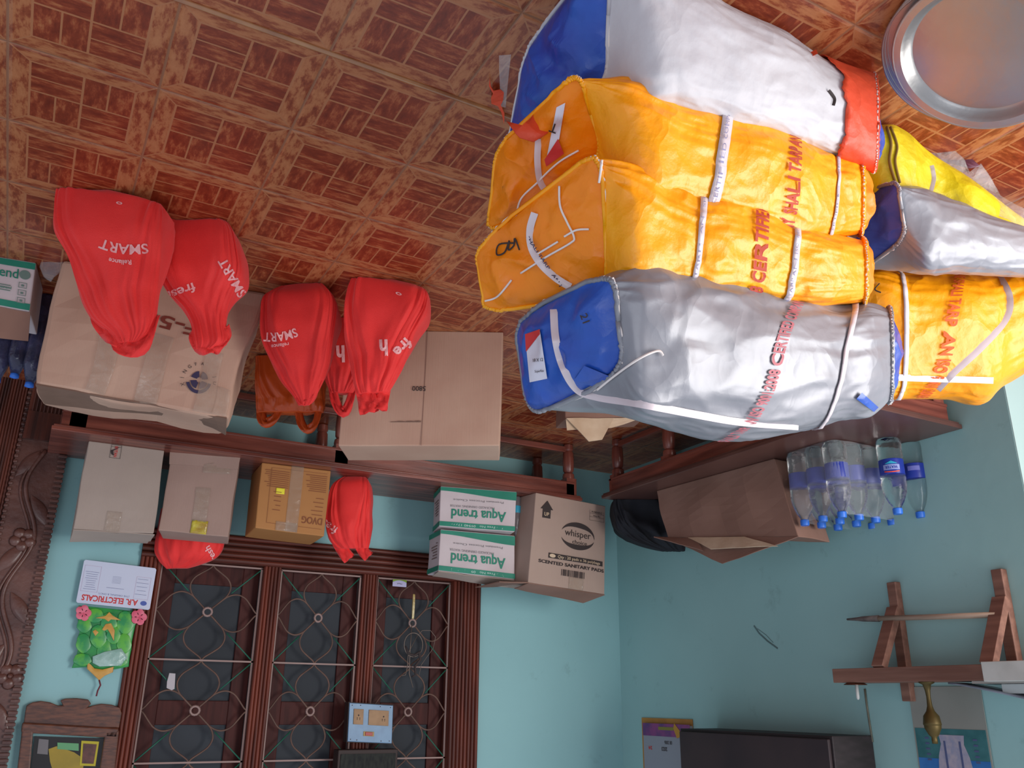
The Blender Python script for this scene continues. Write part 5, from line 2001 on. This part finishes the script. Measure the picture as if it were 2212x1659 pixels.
t = thing('brass_vase', 'slim brass vase with bulbous top standing on the wall shelf', 'vase', tuple(shelf_pt(2000, 1478)))
b_ = shelf_pt(2002, 1480)
ttop = shelf_pt(2010, 1606)
H_ = ttop.z - zhi
k = H_
bs = V((b_.x, b_.y, zhi))
MB().lathe([(0, 0), (.026, 0), (.026, .004), (.014, .01), (.009, .03), (.007, .05), (.009, .4 * k), (.014, .48 * k), (.026, .56 * k), (.029, .66 * k), (.030, .70 * k), (.028, .705 * k), (.028, .715 * k), (.027, .76 * k), (.017, .86 * k), (.009, .9 * k), (.010, .94 * k), (.009, 1.0 * k), (0, 1.0 * k)],
           c=bs, n=28).build('vase_body', BRASS, t, smooth=True)
q = MB().lathe([(0, 0), (.03, 0), (.042, .006), (.043, .008), (.03, .004), (0, .004)], c=(0, 0, 0), n=24, F=lambda p: V((shelf_pt(1848, 1478).x, shelf_pt(1848, 1478).y, zhi)) + p)
tag(q.build('small_dish', mat('copper_dish', '#5a3424', rough=.4, metal=.4), None, smooth=True), 'small shallow copper dish at the inner end of the wall shelf', 'dish')
q = MB().lathe([(0, 0), (.006, 0), (.006, .062), (.003, .07), (0, .07)], c=(0, 0, 0), n=12, F=lambda p: V((shelf_pt(1850, 1478).x, shelf_pt(1850, 1478).y, zhi + .005)) + V((p.x, p.y, p.z * .8)))
tag(q.build('white_candle', WHITEP, None, smooth=True), 'short white candle standing in the copper dish', 'candle')
# papers, magazine and boxes at the near end of the shelf
yb2 = shelf_pt(2150, 1460).y
q = MB().box(fx - .15, fx + .0, yb2 - .22, yb2 + .0, zlo - .004, zhi - .002)
q = MB().box(fx + .001, fx + .035, yb2 - .2, yb2, zlo - .006, zhi + .004)
o = q.build('white_box', mat('white_box', '#b5b6b0', '#c6c7c2', rough=.6, scale=10), None, bevel=.002)
tag(o, 'small white box on the near end of the wall shelf at the picture edge', 'box')
o = MB().box(fx - .13, fx - .005, yb2 - .22, yb2 + .07, zhi + .001, zhi + .009).build('paper_booklet', mat('booklet', '#9a9590', rough=.6), None)
tag(o, 'thin beige booklet lying flat on the wall shelf', 'book')
o = MB().box(fx - .13, fx - .03, yb2 - .2, yb2 - .015, zhi + .010, zhi + .04).build('white_carton', mat('small_white', '#b4b8b8', rough=.6), None, bevel=.002)
tag(o, 'small pale carton on the booklet on the wall shelf', 'box')
q = MB()
rows = []
for i in range(15):
    a = i / 14
    yy_ = yb2 + .17 - a * .42
    zz = zhi + .006 + .052 * min(1, a * 1.5) ** 1.2
    rows.append([V((fx - .14, yy_, zz)), V((fx - .02, yy_, zz))])
q.strip(rows)
o = q.build('magazine', mat('magazine', '#8d929e', '#5c626e', rough=.25, scale=5), None, smooth=True, solid=.006)
tag(o, 'glossy magazine drooping over the boxes on the wall shelf', 'magazine')

# poster behind the shelf
pL, pR_ = at_x(1965, 1490), at_x(2125, 1490)
t = thing('wall_poster', 'hanging calendar poster with blue temple picture behind the wall shelf', 'poster', (XL + .004, (pL.y + pR_.y) / 2, 1.24))
q0, q1 = at_x(1962, 1490, XL + .006), at_x(2118, 1490, XL + .006)
za = q0.z - .01
zsplit = at_x(1975, 1572, XL + .006).z
wd = q0.y - q1.y
F = lambda u, v, w=0: V((XL + .004 + w, q1.y + u, za + v))        # u to the room right (+y)
MB().box(0, wd, 0, .34, 0, .002, F).build('sheet', mat('poster_beige', '#8f8f88', '#858780', rough=.6, scale=3), t)
MB().box(.006, wd - .006, zsplit - za, .335, .002, .003, F).build('picture', mat('poster_teal', '#2f6468', '#3f7478', rough=.45, scale=18), t)
MB().box(.006, wd - .006, zsplit - za + .10, .335, .003, .0036, F).build('blue_field', mat('poster_blue', '#2a66a8', '#3a78b8', rough=.45, scale=12), t)
q = MB()
cx = wd * .48
zp = zsplit - za
q.poly([(cx - .05, zp + .02), (cx + .05, zp + .02), (cx + .045, zp + .05), (cx + .06, zp + .09), (cx + .075, .33), (cx - .075, .33), (cx - .06, zp + .09), (cx - .045, zp + .05)], lambda u, v, w=0: F(u, v, .0038 + w), .0005)
q.build('temple', mat('poster_lilac', '#8e90a8', '#a9a0ac', rough=.5, scale=40), t)
q = MB()
for dx in (-.03, .03):
    q.box(cx + dx - .004, cx + dx + .004, zp + .04, .33, .0044, .005, F)
for dx in (-.09, .1):
    for k in range(5):
        q.box(cx + dx - .008, cx + dx + .008, zp + .03 + k * .018, zp + .036 + k * .018, .0038, .0044, F)
q.build('temple_lines', mat('poster_dark', '#4d567c', rough=.5), t)

# block calendar and dark cupboard
t = thing('wall_calendar', 'small date calendar with orange yellow border near the wall corner', 'calendar', tuple(at_x(1440, 1555)))
yA, yB_ = at_x(1388, 1555).y, at_x(1497, 1552).y
z0_ = at_x(1440, 1552).z
wd = yA - yB_
F = lambda u, v, w=0: V((XL + .003 + w, yB_ + u, z0_ + v))
MB().box(0, wd, 0, .26, 0, .003, F).build('backing_card', mat('calendar_orange', '#a87030', '#b8823a', rough=.6, scale=10), t)
MB().box(.0, wd * .92, .03, .26, .003, .02, F).build('date_block', mat('calendar_paper', '#8f929c', rough=.7), t)
MB().box(.0, wd * .92, .025, .085, .02, .022, F).build('calendar_header', mat('calendar_purple', '#4c3a6e', '#8a3f78', rough=.5, scale=16), t)
MB().box(wd * .3, wd * .6, .04, .055, .022, .023, F).build('header_band', mat('calendar_olive', '#7f7a34', rough=.6), t)
q = MB()
q.text('24', F, .016, width=.03, x0=wd * .78, y0=.135, bold=.03)
q.v = [p + V((.0215, 0, 0)) for p in q.v]
q.build('date', REDL, t)
q = MB()
q.text('2023', F, .018, width=.045, x0=wd * .5, y0=.135, bold=.02)
q.text('08 2006', F, .016, width=.06, x0=wd * .42, y0=.105, bold=.01)
q.v = [p + V((.0215, 0, 0)) for p in q.v]
q.build('numbers', INK, t)
q = MB().poly([(wd * .12, .075), (wd * .28, .02), (wd * .3, .045), (wd * .24, .09)], lambda u, v, w=0: F(u, v, .023 + w), .001)
q.build('paper_corner', mat('calendar_yellow', '#b8862c', rough=.5), t)

zc = at_x(1885, 1603).z
t = thing('wall_cupboard', 'dark wooden wall cupboard at the lower picture edge beside the calendar', 'cupboard', (XL + .1, 3.0, zc))
yR, yL = at_x(1500, 1575, XL + .12).y, at_x(1885, 1603, XL + .004).y
DARKW = mat('cupboard_wood', '#241d1e', '#30272a', rough=.6, scale=2, stretch=(6, 2, 20))
d_ = .22
z_ = at_x(1500, 1575, XL + d_).z
MB().box(XL + .002, XL + d_, yL, yR - .02, z_, z_ + .5).build('carcass', DARKW, t, bevel=.003)
MB().box(XL + d_, XL + d_ + .015, yL + .01, yR - .03, z_ + .012, z_ + .49).build('door', mat('cupboard_door', '#30262a', '#3b2e30', rough=.6, scale=4), t, bevel=.003)
# cable on the wall and scuffs
q = MB().tube([at_x(x, y, XL + .004) for x, y in ((1868, 1488), (1872, 1520), (1878, 1560), (1885, 1603))], .004, n=8)
tag(q.build('wall_cable', mat('cable_brown', '#6f6a5c', '#57564c', rough=.7, scale=20), None, smooth=True), 'brown cable running from the shelf up to the dark cupboard', 'cable')
q = MB()
q.tube([at_x(x, y, XL + .001) for x, y in ((1629, 1352), (1640, 1368), (1658, 1385), (1680, 1401))], .0038, n=6)
q.tube([at_x(x, y, XL + .001) for x, y in ((1636, 1358), (1655, 1372), (1670, 1388))], .0012, n=6)
o = q.build('trim_2', mat('scuff', '#5f7a7c', rough=.9), None)
o['kind'] = 'structure'
